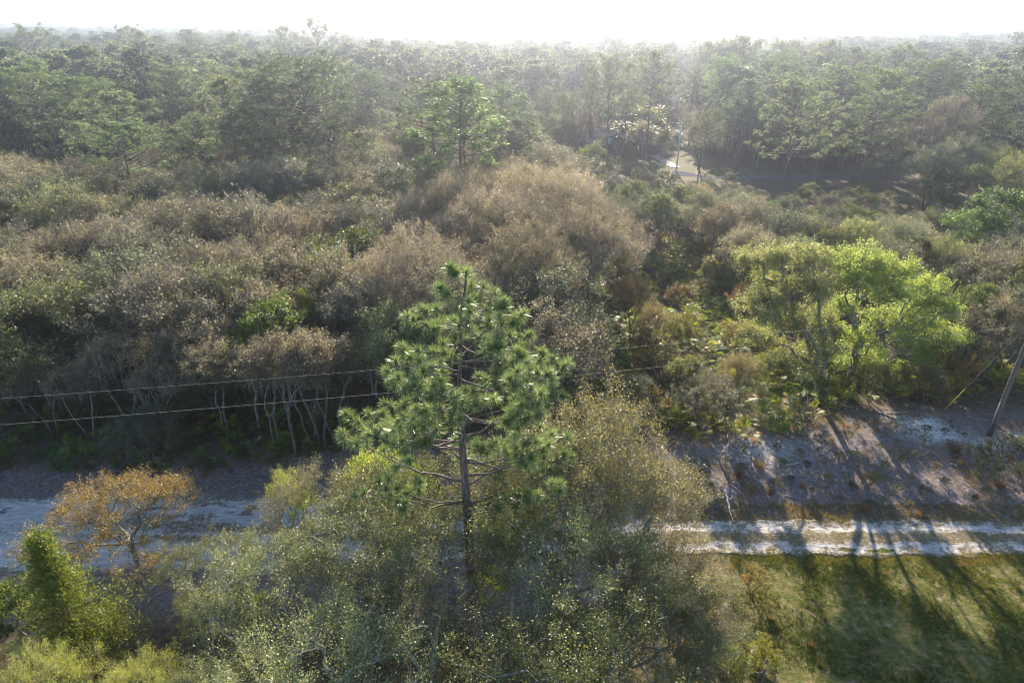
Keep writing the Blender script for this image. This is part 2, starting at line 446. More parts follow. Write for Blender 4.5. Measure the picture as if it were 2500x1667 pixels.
tag(link('sand_road', me), 'white sand road with two ruts', kind='structure')

def strip(name, pts, half, mat, label, z=.02):
    P = np.array(pts, float)
    d = np.gradient(P, axis=0); d /= np.linalg.norm(d, axis=1)[:, None]
    nrm = np.stack([-d[:, 1], d[:, 0]], 1)
    A = P + nrm * half; B = P - nrm * half
    V = np.concatenate([np.c_[A, ground_h(A[:, 0], A[:, 1]) + z], np.c_[B, ground_h(B[:, 0], B[:, 1]) + z]])
    n_ = len(P); k_ = np.arange(n_ - 1)
    tag(link(name, mesh(name, V, np.stack([k_, k_ + n_, k_ + n_ + 1, k_ + 1], 1), mats=[mat])), label, kind='structure')
M['tar'] = surface('grey_asphalt', [(.3, (.07, .07, .08)), (.8, (.11, .11, .12))], 1, rough=1, bump=0, spec=0)
M['pinksand'] = surface('pale_drive_sand', [(.3, (.24, .20, .18)), (.8, (.36, .32, .30))], .8, rough=.9)
far_road = [T(x, y) for x, y in ((1640, 428), (1740, 434), (1850, 437), (1950, 438), (2060, 437), (2160, 436), (2300, 436), (2600, 437))]
strip('paved_road', far_road, 2.3, M['tar'], 'narrow grey paved road behind the pines')
drive = [T(x, y) for x, y in ((1596, 383), (1610, 391), (1630, 402), (1650, 414))]
strip('driveway', drive, 1.1, M['pinksand'], 'pale curving driveway', .03)
drive2 = [T(x, y) for x, y in ((1440, 312), (1460, 335), (1480, 350), (1495, 372))]
strip('yard_path', drive2, 1.3, M['pinksand'], 'pale sandy yard by the blue house', .03)

# ------------------------------------------------------------------ tree kinds
def unit(v):
    return v / (np.linalg.norm(v, axis=-1, keepdims=True) + 1e-9)

def skeleton(rng, trunk, tips, wob=.12, r_tip=.012, power=.5, rmax=.25, mb=None, sides=6, reach=.35):
    """joins every tip to the nearest point of what has grown so far; returns tubes in mb"""
    nodes = [np.array(p, float) for p in trunk]
    par = [-1] + list(range(len(trunk) - 1))
    tips = np.asarray(tips)
    base = nodes[-1] if len(nodes) else np.zeros(3)
    order = np.argsort(np.linalg.norm((tips - base) * np.array([1, 1, 1.1]), axis=1))
    nd = [0.0]
    for i in range(1, len(nodes)): nd.append(nd[-1] + np.linalg.norm(nodes[i] - nodes[i - 1]) * .4)
    is_tip = []
    for t in order:
        tip = tips[t]
        N = np.array(nodes); D = np.array(nd)
        dv = tip - N
        dist = np.linalg.norm(dv, axis=1)
        cost = dist + reach * D + np.where(dv[:, 2] < -0.2, 1.2 * np.abs(dv[:, 2]), 0)
        cost[:max(1, len(trunk) // 3)] += 2.5
        j = int(np.argmin(cost))
        k = max(1, int(dist[j] / .7))
        prev = j
        for q in range(1, k + 1):
            f = q / k
            P = N[j] + dv[j] * f
            if q < k:
                P = P + rng.normal(size=3) * wob * min(1, dist[j] / 2) + np.array([0, 0, .10 * math.sin(f * math.pi) * dist[j]])
            nodes.append(P); par.append(prev); nd.append(nd[prev] + np.linalg.norm(P - nodes[prev])); prev = len(nodes) - 1
        is_tip.append(prev)
    n_ = len(nodes); cnt = np.zeros(n_)
    for t in is_tip: cnt[t] += 1
    for i in range(n_ - 1, 0, -1):
        if par[i] >= 0: cnt[par[i]] += cnt[i]
    r = np.minimum(rmax, r_tip * np.maximum(cnt, 1) ** power)
    # chains
    kids = [[] for _ in range(n_)]
    for i in range(1, n_): kids[par[i]].append(i)
    start = [(0, None)]
    used = np.zeros(n_, bool)
    stack = [0]
    while stack:
        s0 = stack.pop()
        chain = [s0]
        cur = s0
        if par[s0] >= 0: chain = [par[s0], s0]
        while kids[cur]:
            ks = sorted(kids[cur], key=lambda q: -cnt[q])
            for o in ks[1:]: stack.append(o)
            cur = ks[0]; chain.append(cur)
        P = np.array([nodes[c] for c in chain]); R = r[chain].copy()
        if par[s0] >= 0: R[0] = min(R[0], R[1] * 1.25)
        R[-1] *= .6
        sd_ = sides if R.max() > .05 else (5 if R.max() > .03 else 4)
        if s0 == 0:
            R[0] *= 1.35
        mb.tube(P, R, sd_, cap=False)
    return np.array(nodes)

def lobes_crown(rng, h, R, z0, nl, nc, flat=.75, lobe=.5, ragged=0):
    """tips spread over an uneven crown made of several domes"""
    c = []
    top = h - z0
    for i in range(nl):
        a = i * 2.4 + rng.uniform(-.5, .5); f = math.sqrt((i + .3) / nl)
        rr = R * .72 * f * rng.uniform(.8, 1.15)
        lr = R * lobe * rng.uniform(.75, 1.25) * (1.1 - .3 * f)
        zz = z0 + (top - lr * flat) * (1 - .62 * f * f) * rng.uniform(.85, 1.02)
        c.append((rr * math.cos(a), rr * math.sin(a), zz, lr))
    c = np.array(c)
    wts = c[:, 3] ** 2; wts /= wts.sum()
    k = rng.choice(nl, nc * 3, p=wts)
    d = unit(rng.normal(size=(nc * 3, 3))); d[:, 2] = np.where(d[:, 2] < -.25, -d[:, 2], d[:, 2])
    rad = rng.uniform(.45, 1.0, nc * 3) ** .5
    P = c[k, :3] + d * (rad * c[k, 3])[:, None] * np.array([1, 1, flat])
    # drop tips that are deep inside another dome
    deep = np.zeros(len(P), bool)
    for q in range(nl):
        e = (P - c[q, :3]) / (c[q, 3] * np.array([1, 1, flat]))
        deep |= (np.linalg.norm(e, axis=1) < .55) & (k != q)
    P = P[~deep][:nc]
    P = P[P[:, 2] > z0 * .55]
    if ragged:
        j = rng.uniform(size=len(P)) < .35
        P = P + np.where(j[:, None], unit(P - np.array([0, 0, z0])) * rng.uniform(.3, 1.3, len(P))[:, None] * ragged, 0)
    return P

def broadleaf(rng, h, R, z0, nl=8, nc=120, per=90, L=.1, W=.055, cr=.6, twigs=8, tw=.008, stems=1, lean=0., spread=.25, flat=.75,
              lobe=.5, up=.35, tone_c=.35, mats=None, tip_r=.012, rmax=.22, moss=0, sprig=.0, sparse=.0, ragged=0):
    tips = lobes_crown(rng, h, R, z0, nl, nc, flat, lobe, ragged)
    tm = MB()
    a = np.arctan2(tips[:, 1], tips[:, 0])
    for s_ in range(stems):
        if stems == 1: sel = np.ones(len(tips), bool); off = np.zeros(2); an = rng.uniform(0, 6.28)
        else:
            an = s_ * 2 * math.pi / stems + .4
            sel = np.floor(((a - an + math.pi / stems) % (2 * math.pi)) / (2 * math.pi) * stems).astype(int) == 0
            off = np.array([math.cos(an), math.sin(an)]) * .18
        if not sel.any(): continue
        hh = z0 * rng.uniform(.75, 1.0)
        nseg = max(4, int(hh / .8))
        tz = np.linspace(-.15, hh, nseg + 1)
        ph = rng.uniform(0, 6.28, 2)
        k_ = spread * (1 if stems > 1 else .35) * hh
        tr = np.stack([off[0] + math.cos(an) * k_ * np.clip(tz / hh, 0, 1) ** 1.4 + .07 * np.sin(tz * 1.7 + ph[0]) * np.clip(tz, 0, 1.5) + lean * tz,
                       off[1] + math.sin(an) * k_ * np.clip(tz / hh, 0, 1) ** 1.4 + .07 * np.sin(tz * 1.5 + ph[1]) * np.clip(tz, 0, 1.5), tz], 1)
        skeleton(rng, tr, tips[sel], mb=tm, r_tip=tip_r, rmax=rmax)
    cm = MB()
    n_ = len(tips)
    cc = tips.mean(0) - np.array([0, 0, R * .5])
    outw = unit(tips - cc)
    # twigs
    k = np.repeat(np.arange(n_), twigs)
    dv = unit(outw[k] * .8 + rng.normal(size=(len(k), 3)) * .6 + np.array([0, 0, .45]))
    A = tips[k] + rng.normal(size=(len(k), 3)) * cr * .25; ln = rng.uniform(.45, 1.25, len(k)) * cr
    B = A + dv * ln[:, None]
    cm.sticks(A, B, tw, tw * .4, m=1, tone=rng.uniform(0, 1, len(k)))
    # leaves along the twigs
    nl_ = int(n_ * per)
    dens = rng.uniform(1 - sparse, 1, len(k)); dens /= dens.sum()
    q = rng.choice(len(k), nl_, p=dens)
    f = rng.uniform(.25, 1.08, nl_)
    P = A[q] + (B - A)[q] * f[:, None] + rng.normal(size=(nl_, 3)) * cr * .17
    ct = rng.uniform(0, 1, n_)
    tone = np.clip(tone_c + .35 * (ct[k[q]] - .5) + rng.normal(0, .17, nl_), 0, 1)
    tone = np.where(rng.uniform(size=nl_) < sprig, rng.uniform(.85, 1, nl_), tone)
    cm.leaves(P, L, W, rng, 0, tone, up)
    mm = None
    if moss:
        mm = MB()
        kk = rng.choice(n_, moss)
        for t in kk:
            nb = 9
            P0 = tips[t] + rng.normal(size=(nb, 3)) * [.25, .25, .15]
            P0[:, 2] -= .2
            ln = rng.uniform(.5, 1.7, nb)
            P1 = P0 + np.stack([rng.normal(0, .06, nb), rng.normal(0, .06, nb), -ln], 1)
            mm.sticks(P0, P1, rng.uniform(.03, .07, nb), .008, tone=rng.uniform(0, 1, nb))
    return tm, cm, mm

def kind(name, tm, cm, trunk_mat, crown_mats, mm=None):
    return dict(trunk=tm.build(name + '_trunk', trunk_mat, smooth_=True), crown=cm.build(name + '_crown', crown_mats),
                moss=mm.build(name + '_moss', M['moss']) if mm else None)

def pine(rng, h, z0, R, nb=32, bursts=10, needles=20, nl=.52, nw=.055, trunk_r=.22, curve=.3, dome=.6, mat='needle_far', blen=1.0, tipr=.02, sub=5):
    tm, cm = MB(), MB()
    tz = np.linspace(-.2, h, 22)
    a0, a1 = rng.uniform(0, 6.28, 2)
    sway = lambda z: np.stack([curve * np.sin(z / h * 2.6 + a0) - curve * math.sin(a0), curve * np.sin(z / h * 2.1 + a1) - curve * math.sin(a1)], -1)
    tr = np.concatenate([sway(tz), tz[:, None]], 1)
    tm.tube(tr, trunk_r * (1 - .88 * np.clip(tz / h, 0, 1) ** 1.1) * np.where(tz < .3, 1.3, 1), 8)
    BP = []; BD = []
    for i in range(nb):
        f = (i + rng.uniform(0, 1)) / nb
        f = f ** .85
        z = z0 + (h - z0) * f * .985
        az = i * 2.39996 + rng.uniform(-.4, .4)
        prof = (1 - f ** 2.2) ** dome * (.60 + .40 * min(1, f * 3 + .2)) + .06
        ln = R * prof * rng.uniform(.65, 1.15) * blen
        o = np.append(sway(np.array(z)), z)
        el0 = RAD(-5 + 45 * f + rng.uniform(-12, 12)); el1 = el0 + RAD(35)
        n_ = 5; s = np.linspace(0, 1, n_)
        el = el0 + (el1 - el0) * s ** 2
        step = ln / (n_ - 1)
        hx = np.concatenate([[0], np.cumsum(np.cos(el[1:]) * step)]); hz = np.concatenate([[0], np.cumsum(np.sin(el[1:]) * step)])
        azs = az + .25 * np.sin(s * 3 + i)
        P = o + np.stack([hx * np.cos(azs), hx * np.sin(azs), hz], 1)
        tm.tube(P, np.linspace(.018 + .016 * ln, .012, n_), 4, cap=False)
        m_ = max(2, int(bursts / 3.0 * (.4 + ln / R)))
        BP.append(P[-1]); BD.append(unit(P[-1] - P[-2]))
        for q in range(m_):
            t_ = 1 - .62 * rng.uniform(0, 1) ** 1.3
            ix = t_ * (n_ - 1); i0 = min(int(ix), n_ - 2)
            b0 = P[i0] + (P[i0 + 1] - P[i0]) * (ix - i0)
            d = unit(unit(P[i0 + 1] - P[i0]) * .8 + rng.normal(size=3) * [.8, .8, .25] + np.array([0, 0, .35]))
            ll = rng.uniform(.5, 1.2) * min(1.4, .35 * ln + .3)
            b1 = b0 + d * ll
            tm.sticks([b0], [b1], .018, tipr * .5)
            for c_ in range(4):
                BP.append(b1 + rng.normal(size=3) * [.30, .30, .16] - d * .25 * c_ * .6); BD.append(unit(d * .5 + rng.normal(size=3) * .3 + np.array([0, 0, .6])))
    BP.append(tr[-1]); BD.append(np.array([0, 0, 1.]))
    BP = np.array(BP); BD = np.array(BD)
    add_bursts(cm, rng, BP, BD, needles, nl, nw)
    return tm, cm, BP

def add_bursts(cm, rng, BP, BD, needles, nl, nw, back=.45):
    nB = len(BP); k = np.repeat(np.arange(nB), needles); n_ = len(k)
    d = rng.normal(size=(n_, 3)); d = unit(d)
    d = unit(d + BD[k] * rng.uniform(.15, 1.1, n_)[:, None])
    st = BP[k] - BD[k] * (rng.uniform(0, back, n_) * nl)[:, None]
    ln = nl * rng.uniform(.7, 1.1, n_)
    d[:, 2] -= .10
    side = unit(np.cross(d, rng.normal(size=(n_, 3))))
    tip = st + d * ln[:, None]
    midp = st + d * (ln * .5)[:, None] + np.array([0, 0, .02])
    V = np.stack([st - side * nw * .3, st + side * nw * .3, midp + side * nw * .5, midp - side * nw * .5, tip], 1)
    b = np.arange(n_)[:, None] * 5
    bt = rng.uniform(0, 1, nB)
    tone = np.clip(.45 + .3 * (bt[k] - .5) + rng.normal(0, .15, n_), 0, 1)
    cm.add(V.reshape(-1, 3), b + np.array([[0, 1, 2, 3]]), b + np.array([[3, 2, 4]]), 0, np.repeat(tone, 5))

def fan(mb, rng, base, az, el, pet, r, ns=13, m=0, tone=.5):
    d = np.array([math.cos(az) * math.cos(el), math.sin(az) * math.cos(el), math.sin(el)])
    tip = base + d * pet
    mb.sticks([base], [tip], .012, .008, m=m, tone=tone)
    side = unit(np.cross(d, [0, 0, 1.])); up = np.cross(side, d)
    nn = unit(up * .9 + d * .25)
    fwd = unit(np.cross(nn, side)) * -1
    if fwd @ d < 0: fwd = -fwd
    th = np.linspace(-1.9, 1.9, ns) + rng.normal(0, .05, ns)
    rr = r * (1 - .22 * (np.abs(th) / 1.9)) * rng.uniform(.85, 1.08, ns)
    D = fwd[None] * np.cos(th)[:, None] + side[None] * np.sin(th)[:, None]
    Pp = unit(np.cross(D, nn))
    wv = .042 * r
    mid_ = tip + D * (rr * .55)[:, None] + nn * .03 * r
    end = tip + D * rr[:, None] - np.array([0, 0, 1]) * (.12 * rr)[:, None]
    V = np.stack([tip[None] + 0 * D, mid_ - Pp * wv, end, mid_ + Pp * wv], 1).reshape(-1, 3)
    mb.add(V, np.arange(ns * 4).reshape(-1, 4), m=m, tone=np.repeat(np.clip(tone + rng.normal(0, .05, ns), 0, 1), 4))

def palmetto_mesh(seed, nf=13, r=.40, hh=.85, orange=.12):
    rng = np.random.default_rng(seed); mb = MB()
    for i in range(nf):
        el = RAD(rng.uniform(15, 80)); t = rng.uniform(.1, .75)
        if rng.uniform() < orange: t = rng.uniform(.88, 1.0); el = RAD(rng.uniform(0, 25))
        b0 = np.array([rng.normal(0, .25), rng.normal(0, .25), .05])
        fan(mb, rng, b0, i * 2.4 + rng.uniform(-.3, .3), el, hh * rng.uniform(.5, 1.15), r * rng.uniform(.75, 1.2), ns=15, tone=t)
    return mb.build('palmetto', M['palmetto'])

K = {}
for i in range(5):
    r_ = np.random.default_rng(100 + i)
    tm, cm, mm = broadleaf(r_, 11, 4.4, 5.0, 11, 170, 135, .085, .05, .70, 10, .008, stems=1 + i % 3, flat=1.0, lobe=.42, sprig=.08, sparse=.85, spread=.3, ragged=.8)
    K['near_oak', i] = kind('near_oak', tm, cm, M['bark_oak'], [M['oak_near'], M['twig']])
for i in range(7):
    r_ = np.random.default_rng(200 + i)
    tm, cm, mm = broadleaf(r_, 8, 3.7, 2.2, 15, 175, 86, .125, .07, .64, 11, .011, stems=2 + i % 2, flat=1.35, lobe=.36, sprig=.02, sparse=.8, ragged=.9)
    K['scrub_oak', i] = kind('scrub_oak', tm, cm, M['bark_dark'], [M['oak_grey'], M['twig']])
for i in range(3):
    r_ = np.random.default_rng(250 + i)
    tm, cm, mm = broadleaf(r_, 13, 6.2, 4.0, 22, 360, 95, .12, .066, .78, 11, .013, stems=2 + i % 2, flat=1.05, lobe=.34, sprig=.02, sparse=.85, ragged=1.1)
    K['dome_oak', i] = kind('dome_oak', tm, cm, M['bark_dark'], [M['oak_grey'], M['twig']])
for i in range(3):
    r_ = np.random.default_rng(300 + i)
    tm, cm, mm = broadleaf(r_, 9, 2.8, 5.2, 9, 110, 82, .12, .068, .66, 8, .009, stems=2, flat=1.05, ragged=.7, lobe=.5, sprig=.15, sparse=.9, moss=(16 if i else 0), spread=.2, rmax=.13)
    K['bare_oak', i] = kind('bare_oak', tm, cm, M['bark_oak'], [M['oak_grey'], M['twig']], mm)
for i in range(4):
    r_ = np.random.default_rng(400 + i)
    tm, cm, mm = broadleaf(r_, 8, 3.4, 3.2, 9, 90, 110, .15, .09, .60, 5, .012, stems=1 + i % 2, flat=.7, lobe=.36, tone_c=.5, sparse=.2, up=.6)
    K['green_oak', i] = kind('green_oak', tm, cm, M['bark_oak'], [M['olive'], M['twig']])
for i in range(7):
    r_ = np.random.default_rng(500 + i)
    tm, cm, bp = pine(r_, 20, [9, 7, 11, 8, 10, 6, 11][i], [5.6, 6.2, 4.6, 5.4, 4.0, 6.4, 6.2][i], nb=[36, 42, 30, 38, 30, 44, 34][i], dome=[.6, .5, .45, .7, .8, .55, .35][i])
    K['pine', i] = kind('pine', tm, cm, M['bark_pine'], [M['needle_far'], M['twig']])
for i in range(4):
    r_ = np.random.default_rng(600 + i)
    tm, cm, mm = broadleaf(r_, 2.6, 1.5, .5, 6, 42, 42, .12, .07, .38, 6, .009, stems=3, flat=.85, lobe=.5, tone_c=.5, rmax=.05, up=.5)
    tm2 = cm; tm2.add(np.vstack(tm.V), np.vstack(tm.Q), None, 1, .5)
    K['shrub', i] = tm2.build('shrub', [M['olive'], M['twig']])
for i in range(3):
    r_ = np.random.default_rng(650 + i)
    tm, cm, mm = broadleaf(r_, 6, 2.2, 2.4, 7, 70, 130, .10, .06, .5, 6, .009, stems=2, flat=.9, lobe=.42, tone_c=.55, up=.5, rmax=.1, sparse=.3, ragged=.5)
    K['sapling', i] = kind('sapling', tm, cm, M['bark_oak'], [M['lime'], M['twig']])
for i in range(6):
    K['palmetto', i] = palmetto_mesh(700 + i, 19 + 2 * i, orange=(.04, .14, .03, .28, .06, .05)[i])

# ------------------------------------------------------------------ placing things
LAND = [  # landmarks of the photograph that a label can name: pixel, phrase
    (1150, 900, 'the tall near pine'), (2060, 780, 'the big spring-green tree'), (370, 1290, 'the orange-leaved tree'), (110, 1480, 'the bright cedar'),
    (1280, 520, 'the broad brown dome of oaks'), (2440, 950, 'the leaning utility pole'), (1705, 380, 'the lone tall pine'), (1655, 360, 'the far utility pole'),
    (2330, 380, 'the mossy bare oak'), (2420, 520, 'the dark green oak'), (1640, 250, 'the white-roofed house'), (240, 330, 'the wide-crowned pine'),
    (950, 300, 'the flat-topped pines'), (720, 1000, 'the pale leaning stems'), (1880, 1100, 'the bare sandy strip'), (300, 900, 'the mossy edge oak'),
    (2000, 1300, 'the two-rut sand road'), (560, 1300, 'the broad sand track'), (1600, 700, 'the palmetto opening'), (430, 400, 'the small trail gap')]
NAMED = {}
LAND += [(60, 560, 'the brown thicket at the photo edge'), (620, 620, 'the olive treetop in the thicket'), (550, 545, 'the golden treetop'), (740, 725, 'the lime treetop'),
         (900, 560, 'the pale shoulder of the thicket'), (1450, 640, 'the shaded flank of the oak dome'), (1370, 760, 'the pale lime shrubby tree'), (1550, 700, 'the tawny rounded shrub'),
         (1660, 810, 'the yellow flecked shrub'), (1740, 650, 'the small pale treelet'), (1500, 580, 'the blond rounded tree'), (1920, 500, 'the left large pine foot'), (2120, 500, 'the right large pine foot'),
         (2350, 720, 'the tangled oaks over the cables'), (2140, 930, 'the spring-green trunks'), (1900, 990, 'the edge palmettos'), (1620, 1020, 'the orange palmettos'), (560, 860, 'the dark olive edge oak'),
         (240, 780, 'the olive oak of the lower thicket'), (60, 1060, 'the white twisted limbs'), (700, 410, 'the lime-tinged oak'), (330, 420, 'the grey bush below the fan pine'), (60, 300, 'the photo-edge pines'),
         (600, 250, 'the long clear trunks'), (450, 130, 'the left skyline pines'), (780, 110, 'the tallest skyline pine'), (1170, 190, 'the dome-topped pine'), (1480, 240, 'the tallest straight pine'),
         (1800, 180, 'the dark right stand'), (2150, 180, 'the tall round-topped pine'), (2440, 150, 'the high right-edge pine'), (2470, 320, 'the leaning right-edge pine'), (1950, 300, 'the large left pine crown'),
         (2140, 300, 'the large right pine crown'), (2000, 437, 'the paved road'), (850, 1300, 'the dense oaks by the pine base'), (620, 1420, 'the rounded oak by the orange tree'), (300, 1560, 'the yellow-green corner scrub'),
         (1000, 1500, 'the oaks below the pine base'), (1400, 1400, 'the thick leaning limb'), (1620, 1500, 'the speckled oak at the grass'), (1480, 1080, 'the grey-green oak spire'), (2400, 1150, 'the dark bushes at the bank'),
         (1750, 1180, 'the bleached fallen branch'), (2250, 1040, 'the white sand patch'), (1800, 1600, 'the rotten logs'), (450, 1160, 'the shaded verge')]
PENDING = []
ORD = 'first second third fourth fifth sixth seventh eighth ninth tenth eleventh twelfth thirteenth fourteenth fifteenth sixteenth seventeenth eighteenth nineteenth twentieth'.split()
ORD += ['twenty-' + q for q in ORD[:9]] + ['thirtieth'] + ['thirty-' + q for q in ORD[:9]]
def describe_later(o, head, x, y, z):
    px, py = project(x, y, z)
    best = min(LAND, key=lambda q: (q[0] - px) ** 2 + (q[1] - py) ** 2 * 1.6)
    dx, dy = px - best[0], py - best[1]
    if abs(dx) > 1.2 * abs(dy): rel = 'left of' if dx < 0 else 'right of'
    else: rel = 'behind' if dy < 0 else 'in front of'
    PENDING.append((head.strip(), rel, best[2], math.hypot(dx, dy), o))
def finish_labels():
    G = {}
    for h_, r_, l_, d_, o in PENDING: G.setdefault((h_, r_, l_), []).append((d_, o))
    for (h_, r_, l_), L in G.items():
        L.sort(key=lambda q: q[0])
        for i, (d_, o) in enumerate(L):
            o['label'] = (f'{h_} {r_} {l_}' if len(L) == 1 else f'{ORD[min(i, 38)]} {h_} {r_} {l_}, counting away from it')
            if len(o['label'].split()) > 16: o['label'] = f'{ORD[min(i, 38)]} {h_} {r_} {l_}'

rngP = np.random.default_rng(77)
PINE_XY = T(1168, 1590, 0)
SPOTS = []      # x, y, r of everything planted
def put(kname, var, x, y, sc=1.0, name='oak_tree', head='oak', cat='tree', group=None, tint=(1, 1, 1), bark=(1, 1, 1), rz=None, hz=1.0, h0=8.0, sz=None, label=None, tilt=None):
    k = K[kname, var]
    rz = rngP.uniform(0, 6.28) if rz is None else rz
    sc3 = (sc, sc, sc * hz)
    z = gz(x, y)
    root = link(name, None, None, (x, y, z), rz, sc3)
    if tilt: root.rotation_euler = (tilt[0], tilt[1], rz)
    root.empty_display_size = .3
    t = link('trunk', k['trunk'], root); t.color = (*bark, 1)
    c = link('crown', k['crown'], root); c.color = (*tint, 1)
    if k.get('moss'): tag(link('hanging_moss', k['moss'], root), kind='stuff')
    tag(root, label, cat, group)
    if not label: describe_later(root, head, x, y, z + h0 * sc * hz * .85)
    SPOTS.append((x, y, 2.0 * sc))
    return root

def put_plant(kname, var, x, y, sc, name, head, cat, group, tint=(1, 1, 1), h=1.0, label=None):
    z = gz(x, y)
    o = link(name, K[kname, var], None, (x, y, z - .03), rngP.uniform(0, 6.28), sc)
    o.color = (*tint, 1)
    tag(o, label, cat, group)
    if not label: describe_later(o, head, x, y, z + h * sc)
    return o

OPEN = [(1632, 246, 1672, 258, 270), (1640, 392, 1680, 425, 138), (1440, 338, 1462, 350, 176), (2228, 375, 2262, 395, 150), (1850, 425, 2130, 445, 134), (2415, 335, 2440, 356, 170)]
def blocks(x, y, h, r):
    for (ax_, ay_, bx_, by_, dist) in OPEN:
        if y > dist: continue
        a = project(x - r, y, h); b = project(x + r, y, 0)
        if a[0] < bx_ and b[0] > ax_ and a[1] < by_ and b[1] > ay_: return True
    return False

def free(x, y, r, L):
    for (a, b, c) in L:
        if (a - x) ** 2 + (b - y) ** 2 < (r + c) ** 2: return False
    return True

TINT = {
    'grey-brown': (1.08, 1.02, .97), 'grey': (.92, .95, 1.0), 'olive': (.85, 1.0, .62), 'tawny': (1.2, 1.06, .82), 'grey-green': (.78, .95, .80), 'dark': (.6, .66, .6),
    'yellow-green': (1.15, 1.35, .6), 'russet': (1.3, .85, .6), 'green': (.8, 1.05, .6), 'pale': (1.25, 1.25, 1.15), 'bright': (1.4, 1.55, .8), 'lime': (1.5, 1.75, .7), 'tan': (1.38, 1.27, 1.22), 'blond': (1.5, 1.38, 1.15)}

# ---- hero pine: built from measured limb ends
def hero_pine():
    rng = np.random.default_rng(5)
    bx, by = T(1168, 1590, 0)
    # trunk line through measured pixels at the depth of the base
    def at(px, py, dy=0.0):
        d = pix_dir(px, py); t = (by + dy) / d[1]
        return np.array([d[0] * t, by + dy, CAM_H + d[2] * t])
    tp = np.array([at(1168, 1612), at(1160, 1500), at(1150, 1400), at(1142, 1280), at(1132, 1150), at(1124, 1040), at(1120, 950), at(1124, 850), at(1126, 780), at(1136, 700), at(1138, 672)])
    o = tp[0].copy(); o[2] = gz(o[0], o[1])
    tp = tp - o; tp[0, 2] = -.2
    H = tp[-1, 2]
    tm, cm = MB(), MB()
    zz = np.linspace(-.2, H, 40)
    tr = np.stack([np.interp(zz, tp[:, 2], tp[:, 0]), .25 * np.sin(zz / H * 3), zz], 1)
    rad = .30 * (1 - zz / H * .92) * np.where(zz < .4, 1.25, 1) + .015
    tm.tube(tr, rad, 10)
    tx = lambda z: np.array([np.interp(z, zz, tr[:, 0]), np.interp(z, zz, tr[:, 1]), z])
    ends = [(1075, 705, -.6), (1225, 740, -.5), (1180, 700, .8), (1100, 660, .4), (1040, 760, .8), (1010, 780, -.6), (1290, 820, .5), (1250, 790, -1.2), (1275, 870, -1.0), (1150, 760, -1.6),
            (985, 850, .6), (965, 880, -1.0), (1060, 860, -2.0), (1200, 850, -2.0), (1320, 880, .6), (1340, 910, -1.0), (1375, 900, 1.0), (955, 930, .9), (1000, 950, -2.0), (1250, 930, -2.2),
            (1370, 965, -.6), (1300, 960, 1.6), (940, 985, .2), (1040, 1000, -2.4), (1320, 1010, -1.6), (1385, 1065, .3), (1340, 1085, -1.2), (1240, 1030, -2.2), (1130, 980, -2.6),
            (875, 1030, -.5), (900, 1060, -1.6), (835, 1055, .4), (900, 1010, 1.0), (960, 1050, -2.2), (1010, 1080, -1.4), (985, 1020, .8), (1300, 1120, -1.2), (1380, 1110, 1.0),
            (1200, 1090, -2.0), (1100, 1050, -2.4), (1350, 1150, .6), (890, 1200, -1.6), (950, 1190, -.8), (1060, 930, 2.0), (1180, 930, 2.4), (1090, 800, 1.6), (1190, 790, 1.6), (1030, 880, 1.8), (1290, 880, 2.0),
            (1120, 1080, 2.2), (1230, 1090, 2.0), (1010, 1000, 2.2), (1320, 1040, 2.0), (1370, 1180, -.8)]
    BP, BD = [tr[-1] + [0, 0, .1]], [np.array([0, 0, 1.])]
    for (ex, ey, dep) in ends:
        e = at(ex, ey, dep) - o
        hd = math.hypot(e[0] - np.interp(e[2], zz, tr[:, 0]), dep)
        z0 = min(H - .5, max(3.5, e[2] - hd * rng.uniform(.30, .5) - .1))
        s0 = tx(z0)
        v = e - s0; ln = np.linalg.norm(v)
        n_ = 9; s = np.linspace(0, 1, n_)
        P = s0 + v * s[:, None]
        P[:, 2] -= .09 * ln * np.sin(s * math.pi) * (1 if e[2] > 8 else .5)
        P += rng.normal(size=P.shape) * .05 * np.sin(s * math.pi)[:, None]
        tm.tube(P, np.linspace(.022 + .009 * ln, .012, n_), 5, cap=False)
        BP.append(P[-1]); BD.append(unit(P[-1] - P[-2] + [0, 0, .1]))
        m_ = int(3 + ln * 1.35)
        for q in range(m_):
            t_ = rng.uniform(.4, .98) if ln > 2 else rng.uniform(.2, .95)
            ix = t_ * (n_ - 1); i0 = min(int(ix), n_ - 2)
            b0 = P[i0] + (P[i0 + 1] - P[i0]) * (ix - i0)
            dmain = unit(P[i0 + 1] - P[i0])
            d = unit(dmain * .8 + rng.normal(size=3) * [.8, .8, .45] + np.array([0, 0, .35]))
            ll = rng.uniform(.35, 1.0) * (1.25 - .7 * t_) * min(1.25, .3 * ln + .35)
            mid_ = b0 + d * ll * .55 - np.array([0, 0, .05]); b1 = b0 + d * ll + np.array([0, 0, .06])
            tm.tube([b0, mid_, b1], [.016, .013, .011], 4, cap=False)
            BP.append(b1); BD.append(unit(b1 - mid_ + [0, 0, .12]))
    # dead snags low on the trunk
    for (z, az, L) in ((8.2, .3, 1.6), (8.8, -.5, 1.1), (7.0, 2.6, 1.4), (6.0, .1, .9)):
        s0 = tx(z); d = np.array([math.cos(az), math.sin(az) * .5, .35])
        tm.tube([s0, s0 + d * L * .5, s0 + d * L + [0, 0, .3]], [.035, .025, .01], 4)
    add_bursts(cm, rng, np.array(BP), np.array(BD), 120, .46, .017, back=.25)
    root = link('pine_tree', None, None, tuple(o))
    t = link('trunk', tm.build('pine_trunk', M['bark_pine'], smooth_=True), root)
    t.color = (1.25, 1.3, 1.35, 1)
    c = link('crown', cm.build('pine_crown', [M['needle'], M['twig']]), root)
    c.color = (1.25, 1.14, .98, 1)
    tag(root, 'tall green pine with long needle tufts rising from the near oaks beside the road', 'tree', 'pine trees')
